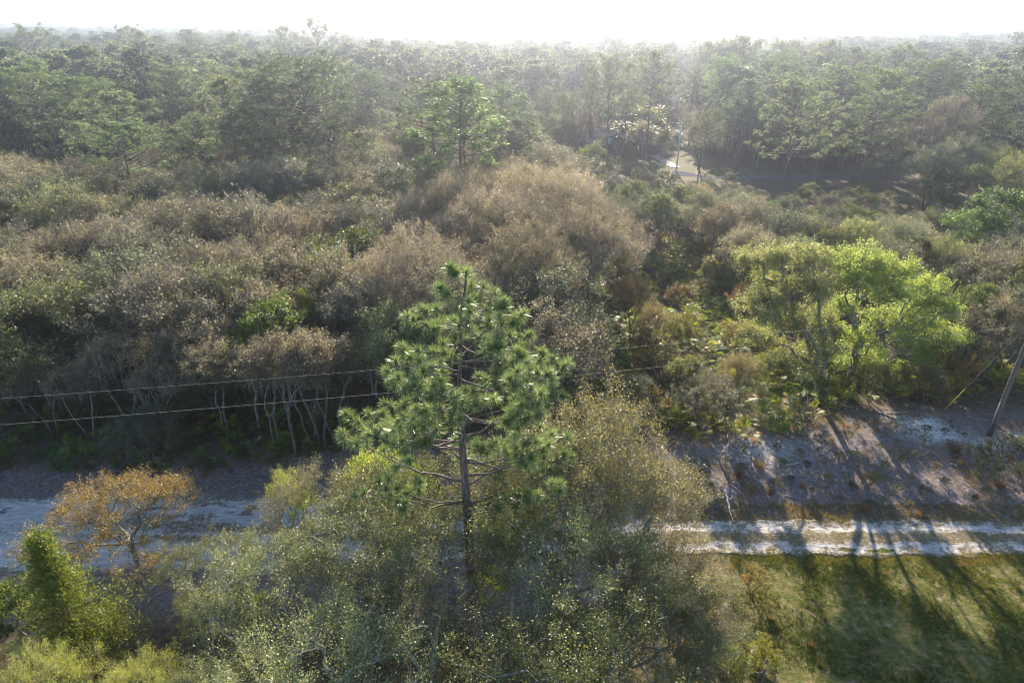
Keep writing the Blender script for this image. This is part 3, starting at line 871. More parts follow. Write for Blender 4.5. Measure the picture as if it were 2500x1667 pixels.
    SPOTS.append((o[0], o[1], 1.0))
hero_pine()

# ---- the spring-green pair at the right edge of the thicket
def hero_lime():
    for (bx_, by_, pads, seed, lab, dep0) in (
        (1985, 985, [(1965, 650, 70, 50), (1840, 650, 55, 45), (1905, 655, 45, 35), (1880, 720, 60, 45), (1850, 770, 65, 55), (1975, 720, 55, 50), (1920, 800, 60, 50), (1870, 850, 55, 45), (1995, 790, 45, 40), (1940, 890, 70, 40), (1880, 910, 55, 35), (1990, 860, 50, 35), (2000, 720, 45, 35), (1820, 830, 40, 35)], 21,
         'pale spring-green oak, left half of the big bright pair', 0.0),
        (2060, 960, [(2060, 665, 50, 40), (2120, 650, 50, 42), (2190, 675, 55, 40), (2095, 700, 70, 50), (2160, 730, 60, 50), (2250, 720, 55, 45), (2300, 770, 45, 45), (2230, 790, 70, 55), (2160, 810, 60, 45), (2290, 830, 45, 35), (2060, 765, 40, 35), (2100, 850, 60, 35), (2210, 850, 60, 30), (2040, 880, 60, 30), (2130, 900, 60, 30), (2240, 890, 50, 28), (2020, 800, 40, 40), (2330, 840, 35, 30)], 22,
         'vivid yellow-green oak, right half of the big bright pair', 0.0)):
        rng = np.random.default_rng(seed)
        x0, y0 = T(bx_, by_, 0)
        tips = []; rad = []
        for (a, b_, rx_, ry_) in pads:
            dep = rng.uniform(-2.2, 2.2)
            d = pix_dir(a, b_); t = (y0 + dep) / d[1]
            c0 = np.array([d[0] * t - x0, dep, CAM_H + d[2] * t])
            m_ = t / FPX
            nn_ = int(9 + rx_ * ry_ / 170)
            q = unit(rng.normal(size=(nn_, 3))); q[:, 2] = np.where(q[:, 2] < -.2, -q[:, 2], q[:, 2])
            q = q * rng.uniform(.4, 1.15, nn_)[:, None]
            P = c0 + q * np.array([rx_ * m_ * .82, rx_ * m_ * .95, ry_ * m_ * .85])
            tips.append(P)
        tips = np.vstack(tips)
        tips = tips[tips[:, 2] > 2.0]
        tm, cm = MB(), MB()
        tz = np.linspace(-.2, 3.5, 6)
        tr = np.stack([.15 * np.sin(tz), .1 * np.cos(tz), tz], 1)
        skeleton(rng, tr, tips, mb=tm, r_tip=.018, rmax=.24, reach=.5)
        n_ = len(tips)
        k = np.repeat(np.arange(n_), 7)
        dv = unit(rng.normal(size=(len(k), 3)) + [0, 0, .3])
        A = tips[k] + rng.normal(size=(len(k), 3)) * .15; B = A + dv * rng.uniform(.3, .95, len(k))[:, None]
        cm.sticks(A, B, .011, .004, m=1, tone=.4)
        q = rng.integers(0, len(k), n_ * 210)
        P = A[q] + (B - A)[q] * rng.uniform(.1, 1.1, len(q))[:, None] + rng.normal(size=(len(q), 3)) * .12
        ct = rng.uniform(0, 1, n_)
        tone = np.clip(.55 + .3 * (ct[k[q]] - .5) + rng.normal(0, .15, len(q)), 0, 1)
        cm.leaves(P, .125, .08, rng, 0, tone, .3)
        root = link('oak_tree', None, None, (x0, y0, gz(x0, y0)))
        t = link('trunk', tm.build('lime_trunk', M['bark_oak'], smooth_=True), root); t.color = (.7, .65, .6, 1)
        c = link('crown', cm.build('lime_crown', [M['lime'], M['twig']]), root)
        c.color = (.95, 1.0, .9, 1) if seed == 22 else (1.15, 1.05, 1.6, 1)
        tag(root, lab, 'tree', 'spring-green trees at the thicket edge')
        SPOTS.append((x0, y0, 2.5))
hero_lime()

# ---- other trees that can be told apart
def special():
    rng = np.random.default_rng(31)
    # orange-leaved oak by the sand track
    tm, cm, mm = broadleaf(rng, 6.3, 5.0, 2.4, 13, 200, 110, .085, .05, .6, 9, .009, stems=1, flat=.55, lobe=.36, tone_c=.5, sparse=.8, rmax=.2, up=.5)
    K['orange', 0] = kind('orange', tm, cm, M['bark_oak'], [M['orange'], M['twig']])
    x, y = T(342, 1412); put('orange', 0, x, y, 1.0, 'oak_tree', group='trees along the near side of the road', tint=(1, 1, 1), rz=.6,
                             label='small orange-leaved oak with a crooked grey trunk beside the broad sand track', h0=6)
    # cedar
    tm, cm = MB(), MB()
    H = 7.4
    tm.tube([(0, 0, -.2), (.03, 0, 2), (-.02, .03, 5), (0, 0, H)], [.14, .11, .06, .015], 7)
    A, B = [], []
    for i in range(300):
        f = rng.uniform(0, 1) ** 1.15; z = .9 + (H - 1.0) * f
        rr = (2.1 * (1 - f) ** 1.05 * (1 + .35 * math.sin(f * 31 + 1.7 * math.sin(i * 2.4))) + .05) * rng.uniform(.7, 1.12) * (1 + .18 * math.sin(3 * (i * 2.4) + 5 * f))
        az = i * 2.39996; o = np.array([0, 0, z]); e = o + np.array([math.cos(az) * rr, math.sin(az) * rr, .3 * rr + .1])
        A.append(o); B.append(e)
    A, B = np.array(A), np.array(B)
    tm.sticks(A, B, .02, .006)
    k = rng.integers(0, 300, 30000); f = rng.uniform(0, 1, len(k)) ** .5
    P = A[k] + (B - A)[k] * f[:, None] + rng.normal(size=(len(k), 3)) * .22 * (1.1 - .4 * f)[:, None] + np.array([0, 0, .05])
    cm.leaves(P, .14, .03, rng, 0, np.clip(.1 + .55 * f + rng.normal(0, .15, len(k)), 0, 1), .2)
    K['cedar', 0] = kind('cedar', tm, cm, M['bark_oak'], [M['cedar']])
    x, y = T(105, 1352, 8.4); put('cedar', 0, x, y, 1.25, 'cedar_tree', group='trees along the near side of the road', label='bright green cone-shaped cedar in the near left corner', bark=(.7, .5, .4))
    # near oaks whose crowns stand out; pixel of crown top, height, variant, spread, words
    for (px, py, h, v, sc, hz, tint, words) in (
        (1480, 985, 12.6, 0, 1.0, 1.12, 'pale', 'tall grey-green oak spire right of the tall near pine'),
        (1330, 1080, 11.5, 1, 1.0, 1.0, 'grey-green', 'speckled grey-green oak just right of the near pine trunk'),
        (1545, 1110, 10.6, 2, .85, .98, 'pale', 'wide grey-green oak reaching over the right ruts of the road'),
        (1250, 1150, 9.6, 3, .75, 1.0, 'pale', 'grey oak close against the right side of the near pine trunk'),
        (960, 1130, 9.5, 4, .85, 1.0, 'olive', 'olive oak under the lowest left limbs of the near pine'),
        (770, 1160, 8.4, 0, .78, 1.0, 'pale', 'open-branched oak leaning left over the broad sand track'),
        (1650, 1350, 8.0, 3, .68, .95, 'tawny', 'tawny oak at the corner of the grass field'),
        (870, 1260, 9.0, 1, .9, .95, 'grey-green', 'dense grey-green oak near the sand track, left of the pine base'),
        (640, 1360, 8.6, 2, .85, .95, 'grey-green', 'rounded grey-green oak right of the orange-leaved tree'),
        (1015, 1290, 10.0, 2, .8, 1.0, 'grey-green', 'dense grey oak directly left of the near pine base'),
        (1400, 1290, 10.6, 4, 1.0, 1.0, 'grey-green', 'oak with a thick leaning limb right of the near pine base'),
        (1560, 1370, 9.0, 1, .85, .95, 'pale', 'pale speckled oak at the near edge of the grass'),
        (1650, 1450, 7.5, 4, .72, 1, 'grey-green', 'grey-green oak whose limbs fork low beside the grass field'),
        (1690, 1440, 6.0, 3, .62, .9, 'olive', 'low ragged oak spilling onto the grass above the rotten logs'),
        (1590, 1560, 7.0, 0, .75, 1, 'pale', 'pale oak at the bottom edge left of the rotten logs'),
        (480, 1330, 5.4, 1, .55, .95, 'olive', 'small olive oak tucked against the orange-leaved tree')):
        x, y = T(px, py, h)
        put('near_oak', v, x, y, sc, 'oak_tree', group='trees along the near side of the road', tint=TINT[tint], hz=h / (11 * sc) if True else hz, label=words, h0=11)
    # yellow-green tops among them
    for (px, py, h, sc, words) in ((905, 1120, 7.5, .8, 'yellow-green young tree under the left limbs of the near pine'),
                                   (700, 1160, 6.0, .5, 'small bright yellow-green treetop over the sand track'),
                                   (1270, 1215, 7.0, .7, 'lime-green young tree right of the pine trunk'),
                                   (990, 1150, 8.0, .6, 'lime sapling touching the near pine trunk')):
        x, y = T(px, py, h)
        put('sapling', int(px) % 3, x, y, sc * 1.3, 'young_tree', group='yellow-green young trees', tint=(1.0, 1.0, .6), hz=h / (6 * sc * 1.3), label=words, cat='tree')
    # green oak at the right edge
    for (px, py, h, sc, tn, words) in ((2470, 470, 11, 1.7, 'green', 'broad dark green oak at the right edge of the photo'),
                                   (2400, 520, 9, 1.3, 'green', 'green oak in front of the broad dark green oak at the right edge')):
        x, y = T(px, py, h)
        put('green_oak', 0 if px > 2450 else 2, x, y, sc, 'oak_tree', group='oaks near the right edge', tint=(.8, 1.25, .8), hz=h / (8 * sc), label=words)
    # bare mossy oak
    r_ = np.random.default_rng(41)
    tm, cm, mm = broadleaf(r_, 17, 6.0, 5.5, 12, 190, 45, .16, .09, .95, 14, .022, stems=1, flat=1.0, lobe=.45, sprig=.1, sparse=.8, moss=90, rmax=.4, tip_r=.022)
    K['mossy', 0] = kind('mossy', tm, cm, M['bark_oak'], [M['oak_grey'], M['twig']], mm)
    x, y = T(2330, 235, 17); put('mossy', 0, x, y, 1.0, 'oak_tree', group='oaks near the right edge', tint=(1.15, 1, .85), label='big bare brown oak hung with grey moss among the right-hand pines')
    # pale-stemmed and mossy oaks along the thicket edge, left
    i = 0
    for (bx, by, ty, v, words) in ((680, 1100, 850, 0, 'pale-stemmed oak, leftmost of the bare stems by the dark strip'), (722, 1112, 830, 2, 'tall pale-stemmed oak, second of the bare stems'),
                                (765, 1092, 850, 0, 'thin pale-stemmed oak in the middle of the bare stems'), (788, 1095, 820, 1, 'pale-stemmed oak with hanging moss behind the bare stems'),
                                (822, 1088, 840, 0, 'pale-stemmed oak just left of the near pine tufts'), (330, 1060, 830, 1, 'mossy twisted oak overhanging the shaded left verge'),
                                (140, 1075, 940, 2, 'crooked pale-limbed oak at the left end of the thicket edge'), (230, 1090, 960, 1, 'low twisted oak with white limbs at the left verge'),
                                (420, 1085, 900, 2, 'bent oak with white limbs above the palmettos'), (560, 1080, 850, 0, 'bare grey oak over the shaded verge')):
        x, y = T(bx, by)
        d = pix_dir(bx, ty); h = max(5., CAM_H + d[2] * (y + .5) / d[1])
        put('bare_oak', v, x, y, max(.7, h / 9), 'oak_tree', group='pale-stemmed oaks at the thicket edge', tint=TINT['grey-brown'], bark=(.6, .59, .57), label=words, h0=9, hz=1.0)
    # shrubs that stand out; pixel of the top
    for (px, py, h, kk, sc, tn, words) in (
        (1370, 745, 5.5, 'green_oak', .70, (1.5, 1.6, 1.1), 'rounded pale lime shrubby tree behind the near pine'),
        (1550, 690, 5.5, 'scrub_oak', .62, (1.8, 1.5, 1.0), 'tawny rounded shrub tree in the palmetto opening'),
        (1660, 790, 5.5, 'green_oak', .65, (1.7, 1.6, .9), 'yellow flecked shrub tree crossed by the cables'),
        (1740, 640, 4.5, 'green_oak', .50, (1.5, 1.45, 1.2), 'small pale green treelet beyond the palmetto opening'),
        (1520, 565, 6.0, 'scrub_oak', .62, (1.7, 1.45, 1.1), 'blond rounded tree behind the palmetto opening'),
        (1600, 760, 5.0, 'scrub_oak', .55, (1.5, 1.35, .9), 'tawny shrub tree below the blond rounded tree'),
        (1825, 700, 4.0, 'scrub_oak', .45, (1.8, 1.1, .7), 'russet shrub left of the spring-green pair'),
        (1690, 880, 5.0, 'green_oak', .60, (1.2, 1.2, .8), 'olive shrub tree in the cable-crossed opening'),
        (1810, 880, 5.0, 'scrub_oak', .55, (1.3, 1.2, .8), 'leafy grey-tawny shrub tree left of the spring-green trunk'),
        (2140, 900, 3.2, 'scrub_oak', .45, (1.2, 1.2, .7), 'low olive shrub tree under the spring-green pair'),
        (2280, 905, 3.2, 'scrub_oak', .42, (1.3, 1.15, .9), 'grey tangled shrub tree near the utility pole'),
        (2290, 850, 3.5, 'green_oak', .50, (1.3, 1.3, .7), 'yellow-green shrub tree right of the spring-green pair'),
        (700, 390, 7, 'green_oak', .9, (1.3, 1.35, .7), 'lime-tinged oak in the dark wood below the left pines'),
        (760, 410, 6, 'green_oak', .7, (1.2, 1.3, .7), 'smaller lime-tinged oak in the dark wood below the left pines'),
        (400, 380, 6, 'green_oak', .7, (1.7, 1.5, .5), 'yellow bush beside the small trail gap'),
        (30, 920, 4, 'green_oak', .5, (2.6, 1.5, .4), 'golden shrub cut by the left edge of the photo'),
        (740, 725, 8.5, 'green_oak', .55, (1.6, 1.7, .6), 'lime treetop poking out of the brown thicket'),
        (550, 545, 8.5, 'green_oak', .5, (2.2, 1.6, .5), 'golden treetop poking out of the brown thicket'),
        (620, 650, 8.5, 'green_oak', .8, (1.0, 1.1, .7), 'olive treetop in the middle of the brown thicket'),
        (590, 840, 7.5, 'green_oak', .9, (.8, .85, .5), 'dark olive oak left of the bare stems'),
        (240, 760, 7.5, 'green_oak', .7, (1.0, 1.05, .5), 'olive green oak in the lower left of the thicket'),
        (2120, 480, 5, 'green_oak', .7, (1.2, 1.35, .8), 'green rounded tree in front of the shaded paved road'),
        (1890, 495, 4, 'green_oak', .45, (.9, 1.4, .8), 'small green bush in front of the big right pines'),
        (1450, 355, 10, 'green_oak', 1.15, (1.1, 1.2, .8), 'pale green willowy tree left of the driveway'),
        (1620, 330, 8, 'green_oak', .9, (.8, 1.0, .7), 'green tree between the driveway and white-roofed house'),
        (2420, 390, 8, 'green_oak', .9, (1.5, 1.6, .7), 'yellow-green tree under the leaning right-edge pine')):
        x, y = T(px, py, h)
        i += 1
        put(kk, i % 4, x, y, sc, 'shrub_tree' if h < 6 else 'oak_tree', group='stand-out green and tawny trees', tint=tn, hz=min(1.9, h / (8 * sc)), label=words)
special()

# ---- pines that can be told apart: pixel of the foot, pixel row of the top
def pines():
    rows = [ # foot x, foot y, top x, top y, variant, width, words
        (1700, 462, 1722, 285, 6, 1.0, 'lone tall pine with a flat tuft crown in front of the clearing'),
        (1902, 500, 1945, 215, 1, 1.25, 'big full pine, left of the two large right-hand pines'),
        (2095, 475, 2140, 240, 5, 1.3, 'big full pine, right of the two large right-hand pines'),
        (1990, 460, 2015, 235, 3, 1.1, 'slimmer pine standing between the two large right-hand pines'),
        (1480, 425, 1495, 155, 2, 1.0, 'tallest straight pine left of the driveway'),
        (1520, 390, 1535, 160, 4, .9, 'slender pine just right of the tallest straight pine'),
        (1440, 410, 1447, 165, 4, .8, 'thin pine just left of the tallest straight pine'),
        (1575, 420, 1590, 140, 0, 1.0, 'tall pine with branches low on its stem beside the driveway'),
        (1400, 420, 1402, 235, 3, .8, 'grey narrow pine at the right of the middle stand'),
        (1330, 400, 1330, 220, 3, .8, 'narrow pine behind the brown dome of oaks'),
        (1370, 425, 1375, 240, 4, .8, 'slim pine above the right slope of the oak dome'),
        (268, 455, 240, 240, 1, 1.45, 'wide-crowned dark pine at the left, branches spread like a fan'),
        (150, 470, 120, 310, 5, 1.1, 'lower bushy pine left of the wide-crowned dark pine'),
        (445, 410, 410, 185, 0, 1.1, 'tall pine above the small trail gap'),
        (560, 390, 540, 180, 2, 1.0, 'tall grey-green pine with a long clear trunk, left stand'),
        (605, 375, 590, 190, 4, 1.0, 'pine second in the row of long clear trunks'),
        (670, 385, 650, 200, 0, 1.0, 'pine third in the row of long clear trunks'),
        (715, 370, 700, 165, 1, 1.0, 'high pine in the centre of the left stand'),
        (770, 365, 762, 175, 0, 1.1, 'broad pine at the right of the left stand'),
        (910, 430, 900, 285, 6, 1.5, 'flat-topped pine with layered pale foliage'),
        (950, 345, 935, 195, 1, 1.3, 'broad pale pine behind the flat-topped pine'),
        (1115, 355, 1110, 215, 6, 1.3, 'wide spreading pine at the middle of the photo'),
        (1245, 345, 1245, 225, 6, 1.0, 'dark rounded pine left of the narrow pines'),
        (1040, 370, 1045, 300, 6, 1.1, 'low broad pine in front of the wide spreading pine'),
        (2460, 385, 2470, 250, 6, 1.3, 'leaning pine with a bare reddish trunk at the right edge'),
        (2390, 330, 2370, 195, 5, 1.2, 'bushy pine behind the mossy bare oak'),
        (2215, 360, 2235, 180, 0, 1.4, 'dark branching pine right of the large right-hand pines'),
        (2140, 350, 2150, 130, 1, 1.5, 'tall round-topped pine, highest of the right stand'),
        (2040, 330, 2045, 125, 0, 1.3, 'dark round pine left of the tall round-topped pine'),
        (1990, 320, 1985, 105, 3, 1.2, 'grey pine rising behind the two large right-hand pines'),
        (1905, 320, 1910, 112, 1, 1.2, 'hazy tall pine behind the left of the large pines'),
        (1820, 330, 1820, 100, 0, 1.2, 'hazy tall pine at the centre of the dark right stand'),
        (1780, 325, 1780, 105, 2, 1.2, 'hazy pine at the left of the dark right stand'),
        (1725, 325, 1725, 110, 3, 1.2, 'pale hazy pine, first of the dark right stand'),
        (380, 260, 375, 80, 4, .9, 'thin far pine breaking the skyline at the left'),
        (330, 250, 320, 82, 6, 1.1, 'far pine with a tufted top left of the thin skyline pine'),
        (780, 260, 778, 65, 6, .9, 'tallest far pine on the skyline left of centre'),
        (700, 260, 695, 72, 0, 1.0, 'far pine left of the tallest skyline pine'),
        (490, 250, 490, 80, 0, 1.1, 'dark far pine on the left skyline'),
        (600, 250, 605, 85, 3, 1.1, 'far pine on the skyline between two gaps'),
        (120, 270, 115, 85, 6, 1.3, 'dark spreading pine near the left skyline'),
        (1140, 270, 1170, 142, 6, 1.3, 'hazy dome-topped pine in the centre distance'),
        (2450, 240, 2450, 85, 0, 1.2, 'high hazy pine near the right edge of the skyline'),
    ]
    for (fx, fy, tx_, ty, v, wd, words) in rows:
        x, y = T(fx, fy)
        d = pix_dir(tx_, ty); t = y / d[1]
        h = CAM_H + d[2] * t
        xt = d[0] * t
        sc = h / 20.0
        tilt = (0, math.atan2(xt - x, h))
        k = K['pine', v]
        root = link('pine_tree', None, None, (x, y, gz(x, y)), rngP.uniform(0, 6.28), (sc * wd, sc * wd, sc))
        if abs(tilt[1]) < .2:
            root.rotation_mode = 'QUATERNION'
            from mathutils import Quaternion
            root.rotation_quaternion = Quaternion((0, 1, 0), tilt[1]) @ Quaternion((0, 0, 1), rngP.uniform(0, 6.28))
        link('trunk', k['trunk'], root)
        c = link('crown', k['crown'], root)
        c.color = (*[(1.3, 1.28, 1.25), (1.15, 1.2, 1.05), (1.25, 1.3, 1.2)][v % 3], 1)
        tag(root, words, 'tree', 'pine trees')
        SPOTS.append((x, y, 2.2))
pines()

# ---- everything between: woods by zone (polygons of the photograph, of crown tops)
def wood(poly, hs, spacing, species, group, limit=999, seed=0, ymin=5, ymax=400, clearance=.5, keep=1.0):
    rng = np.random.default_rng(seed)
    hm = (hs[0] + hs[1]) / 2
    pts = np.array([T(a, max(b_, 75), hm) for a, b_ in poly])
    x0, y0 = pts.min(0) - 3; x1, y1 = pts.max(0) + 3
    y0 = max(y0, ymin); y1 = min(y1, ymax); x0 = max(x0, -330); x1 = min(x1, 330)
    xs_ = np.arange(x0, x1, spacing); ys_ = np.arange(y0, y1, spacing)
    C = [(xx + rng.uniform(-.42, .42) * spacing + (.5 * spacing if j % 2 else 0), yy + rng.uniform(-.42, .42) * spacing) for j, yy in enumerate(ys_) for xx in xs_]
    cnt = 0
    sp_n = [s_[0] for s_ in species]; sp_w = np.array([s_[1] for s_ in species], float); sp_w /= sp_w.sum()
    C.sort(key=lambda q: q[1])
    for (x, y) in C:
        h = rng.uniform(*hs)
        px, py = project(x, y, h)
        if not inside(np.array([px]), np.array([py]), poly)[0]: continue
        if rng.uniform() > keep: continue
        if y < 23 and abs(x - PINE_XY[0] * y / PINE_XY[1]) < 1.6: continue
        if x > 24 and y < 60 and math.hypot(x - 34.5, y - 40) < 7.5: continue
        if y > 85 and blocks(x, y, h, min(2.5, h * .15)): continue
        s_ = species[rng.choice(len(species), p=sp_w)]
        if not free(x, y, clearance * spacing * .5, SPOTS[:70]): continue
        kn, _, base_h, tints, name, noun, v_n, wd = s_
        tn = tints[rng.integers(len(tints))]
        sc = h / base_h * rng.uniform(wd[0], wd[1])
        size = 'small ' if h < hs[0] + .3 * (hs[1] - hs[0]) else ('large ' if h > hs[0] + .7 * (hs[1] - hs[0]) else '')
        v = int(rng.integers(v_n))
        br = .85 + .35 * rng.uniform()
        tnt = tuple(np.array(TINT[tn]) * br)
        put(kn, v, x, y, sc, name, f'{size}{tn} {noun}', 'tree', group, tnt, hz=h / (base_h * sc), h0=base_h,
            bark=(1, 1, 1))
        cnt += 1
        if cnt >= limit: break
    print('WOOD', group, cnt)

OAKS = ('scrub_oak', 1.0, 8.0, ['grey-brown', 'grey-brown', 'grey', 'grey-green', 'tan', 'olive', 'grey'], 'scrub_oak', 'scrub oak', 7, (.95, 1.2))
OAK_MIX = ('scrub_oak', 1.0, 8.0, ['grey-green', 'yellow-green', 'blond', 'grey-green', 'pale'], 'mixed_oak', 'scrub oak', 7, (.9, 1.15))
OLIVE = ('green_oak', .22, 8.0, ['olive', 'green', 'dark'], 'leafy_oak', 'leafy oak', 4, (.8, 1.1))
BARE = ('bare_oak', .08, 9.0, ['grey', 'grey'], 'bare_oak', 'twiggy oak', 3, (1, 1.2))
NEAR = ('near_oak', 1.0, 11.0, ['grey-green', 'pale', 'pale', 'olive', 'grey'], 'oak_tree', 'speckled oak', 5, (.9, 1.1))
SAP = ('sapling', .35, 6.0, ['yellow-green', 'olive', 'green'], 'young_tree', 'leafy young tree', 3, (.9, 1.2))
NEARG = ('near_oak', 1.0, 11.0, ['yellow-green', 'lime', 'yellow-green', 'grey-green'], 'oak_tree', 'leafy oak', 5, (.75, .95))
PINES = ('pine', 1.0, 20.0, ['grey-green', 'dark', 'pale', 'dark', 'olive', 'green'], 'pine_tree', 'pine', 7, (1.15, 1.65))

# near woods at the bottom of the photo
wood([(-500, 1490), (0, 1520), (120, 1530), (300, 1480), (520, 1440), (560, 1480), (620, 2600), (-700, 2600)], (5.5, 8), 3.4, [NEARG, SAP], 'near woods on the camera side of the road', seed=1, ymin=2)
wood([(560, 1450), (760, 1340), (1000, 1380), (1450, 1400), (1600, 1470), (1640, 1600), (1560, 1900), (1500, 2600), (600, 2600)], (8.0, 11), 3.9, [NEAR], 'near woods on the camera side of the road', seed=2, ymin=2)
# the broad dome of brown oaks
wood([(960, 580), (1030, 460), (1130, 395), (1200, 380), (1350, 380), (1440, 420), (1490, 495), (1475, 550), (1410, 630), (1250, 660), (1000, 640)], (11.5, 14), 5.8, [('dome_oak', 1.0, 13.0, ['tan', 'tan', 'blond', 'tan', 'grey-brown'], 'dome_oak', 'tall brown oak', 3, (.9, 1.1))], 'scrub oaks of the thicket beyond the road', seed=3)
# the rest of the brown thicket
wood([(-420, 500), (250, 470), (330, 500), (480, 520), (700, 480), (900, 450), (1040, 440), (1000, 640), (1280, 700), (1430, 650), (1400, 760), (1300, 830), (1000, 850), (850, 835), (600, 850), (300, 870), (-500, 890)],
     (8.0, 11.0), 4.35, [OAKS, OLIVE, BARE], 'scrub oaks of the thicket beyond the road', seed=4, ymin=41.0, limit=330)
# right-hand thicket
wood([(1820, 560), (2050, 540), (2200, 560), (2560, 600), (2900, 700), (2900, 950), (2480, 900), (2420, 860), (2360, 800), (2330, 700), (2100, 600), (1860, 610)], (6.5, 9.5), 4.5, [OAK_MIX, OLIVE, BARE], 'scrub oaks of the right-hand thicket', seed=5, ymin=43)
wood([(1480, 450), (1600, 440), (1760, 450), (1950, 490), (2230, 520), (2300, 540), (2900, 620), (2560, 600), (2200, 560), (2050, 545), (1800, 545), (1700, 540), (1520, 520)], (5.5, 8.5), 4.6, [OAK_MIX, OLIVE], 'scrub oaks of the right-hand thicket', seed=6)
# darker woods below the left pines and up to the middle
wood([(-300, 380), (200, 400), (420, 370), (700, 390), (850, 360), (1000, 350), (1300, 330), (1400, 380), (1330, 390), (1080, 420), (900, 445), (700, 480), (480, 515), (330, 495), (250, 465), (-420, 495)],
     (8, 12), 5.6, [('scrub_oak', 1, 8.0, ['grey-green', 'pale', 'grey', 'olive'], 'shaded_oak', 'shaded oak', 7, (1.0, 1.3))], 'dark oaks below the left pines', seed=7)
# pine stands
wood([(-300, 130), (0, 140), (300, 150), (420, 170), (760, 150), (1000, 190), (1300, 200), (1330, 300), (1000, 330), (700, 300), (450, 330), (200, 350), (-300, 360)], (11, 22), 11.5, [PINES], 'pine trees', seed=8, ymin=85, ymax=230, keep=.85)
wood([(1620, 120), (2000, 120), (2260, 160), (2600, 150), (2800, 200), (2800, 330), (2500, 330), (2250, 260), (2000, 230), (1700, 230), (1640, 200)], (11, 21), 11.5, [PINES], 'pine trees', seed=9, ymin=120, ymax=250, keep=.85)
wood([(1640, 230), (1800, 240), (2230, 300), (2250, 340), (2560, 330), (2800, 380), (2900, 470), (2350, 470), (2290, 400), (2240, 330), (1900, 320), (1760, 330), (1700, 300)], (7, 11), 6.5, [OAK_MIX, OLIVE], 'oaks among the right-hand pines', seed=10, ymin=95, keep=.8)
wood([(820, 300), (1000, 230), (1300, 200), (1600, 215), (1600, 250), (1440, 280), (1300, 340), (1000, 350), (820, 360)], (8, 12), 6.8, [('green_oak', 1, 8.0, ['pale', 'olive', 'yellow-green'], 'oak_tree', 'hazy leafy oak', 4, (1., 1.3)), ('scrub_oak', 1, 8.0, ['pale', 'tawny'], 'oak_tree', 'hazy oak', 7, (1., 1.3))], 'hazy oaks beyond the middle pines', seed=11, keep=.7)

LOW = ('scrub_oak', 1.0, 8.0, ['pale', 'blond', 'grey-green', 'yellow-green'], 'bushy_oak', 'bushy oak', 7, (1.1, 1.5))
LOWG = ('green_oak', .6, 8.0, ['olive', 'green', 'yellow-green'], 'bushy_oak', 'leafy bushy oak', 4, (1.1, 1.5))
wood([(1400, 400), (1560, 400), (1640, 440), (1760, 448), (2300, 455), (2560, 450), (2560, 560), (2200, 540), (1800, 520), (1500, 500)], (2.6, 4.5), 4.0, [LOW, LOWG], 'low bushy oaks before the clearing', seed=12)
wood([(-200, 1470), (200, 1400), (420, 1390), (620, 1400), (600, 1500), (300, 1560), (-200, 1600)], (3, 5), 2.6, [NEARG, LOWG, SAP], 'near woods on the camera side of the road', seed=13, ymin=2)

wood([(1470, 890), (1560, 850), (1700, 850), (1850, 870), (1860, 960), (1640, 970), (1500, 960)], (3.2, 5.0), 3.1, [LOW, LOWG], 'bushy oaks in and round the palmetto opening', seed=15, keep=.5)
wood([(1860, 900), (2350, 880), (2480, 870), (2480, 920), (2300, 930), (2050, 960), (1870, 980)], (2.6, 4.2), 3.1, [LOW, LOWG], 'bushy oaks in and round the palmetto opening', seed=16, keep=.55)
wood([(-100, 395), (420, 370), (900, 340), (1000, 320), (1300, 320), (1300, 350), (1000, 370), (850, 385), (420, 400), (-100, 420)], (4, 7), 4.6, [('scrub_oak', 1, 8.0, ['dark', 'olive', 'tawny', 'pale'], 'shaded_oak', 'low shaded oak', 7, (1.0, 1.3)), ('green_oak', .5, 8.0, ['yellow-green', 'olive'], 'shaded_oak', 'low leafy oak', 4, (1, 1.3))], 'dark oaks below the left pines', seed=17, keep=.8)
wood([(1500, 385), (1600, 375), (1620, 395), (1640, 400), (1760, 405), (1800, 430), (1500, 440)], (2.5, 4.0), 4.4, [('green_oak', .6, 8.0, ['olive', 'dark', 'green'], 'bushy_oak', 'leafy bushy oak', 4, (1.1, 1.5))], 'low bushy oaks before the clearing', seed=18, keep=.9)
EDGE = ('scrub_oak', 1.0, 8.0, ['dark', 'olive', 'grey-green', 'dark'], 'bushy_oak', 'bushy oak', 7, (1.1, 1.6))
wood([(-200, 930), (300, 900), (620, 880), (640, 960), (600, 1010), (300, 1030), (-200, 1040)], (3.0, 4.6), 2.9, [EDGE], 'low bushy oaks at the shaded thicket edge', seed=14, keep=.8)

# ------------------------------------------------------------------ palmettos and low shrubs
def scatter(poly, n_, fn, seed, gap=.6):
    rng = np.random.default_rng(seed)
    P = np.array([T(a, b_) for a, b_ in poly]); x0, y0 = P.min(0); x1, y1 = P.max(0)
    L = []; tries = 0
    while len(L) < n_ and tries < n_ * 60:
        tries += 1
        x, y = rng.uniform(x0, x1), rng.uniform(y0, y1)
        px, py = project(x, y, 0)
        if not inside(np.array([px]), np.array([py]), poly)[0]: continue
        if any((x - a) ** 2 + (y - b_) ** 2 < gap * gap for a, b_ in L): continue
        L.append((x, y))
    L.sort(key=lambda q: q[1])
    for (x, y) in L: fn(x, y, rng)

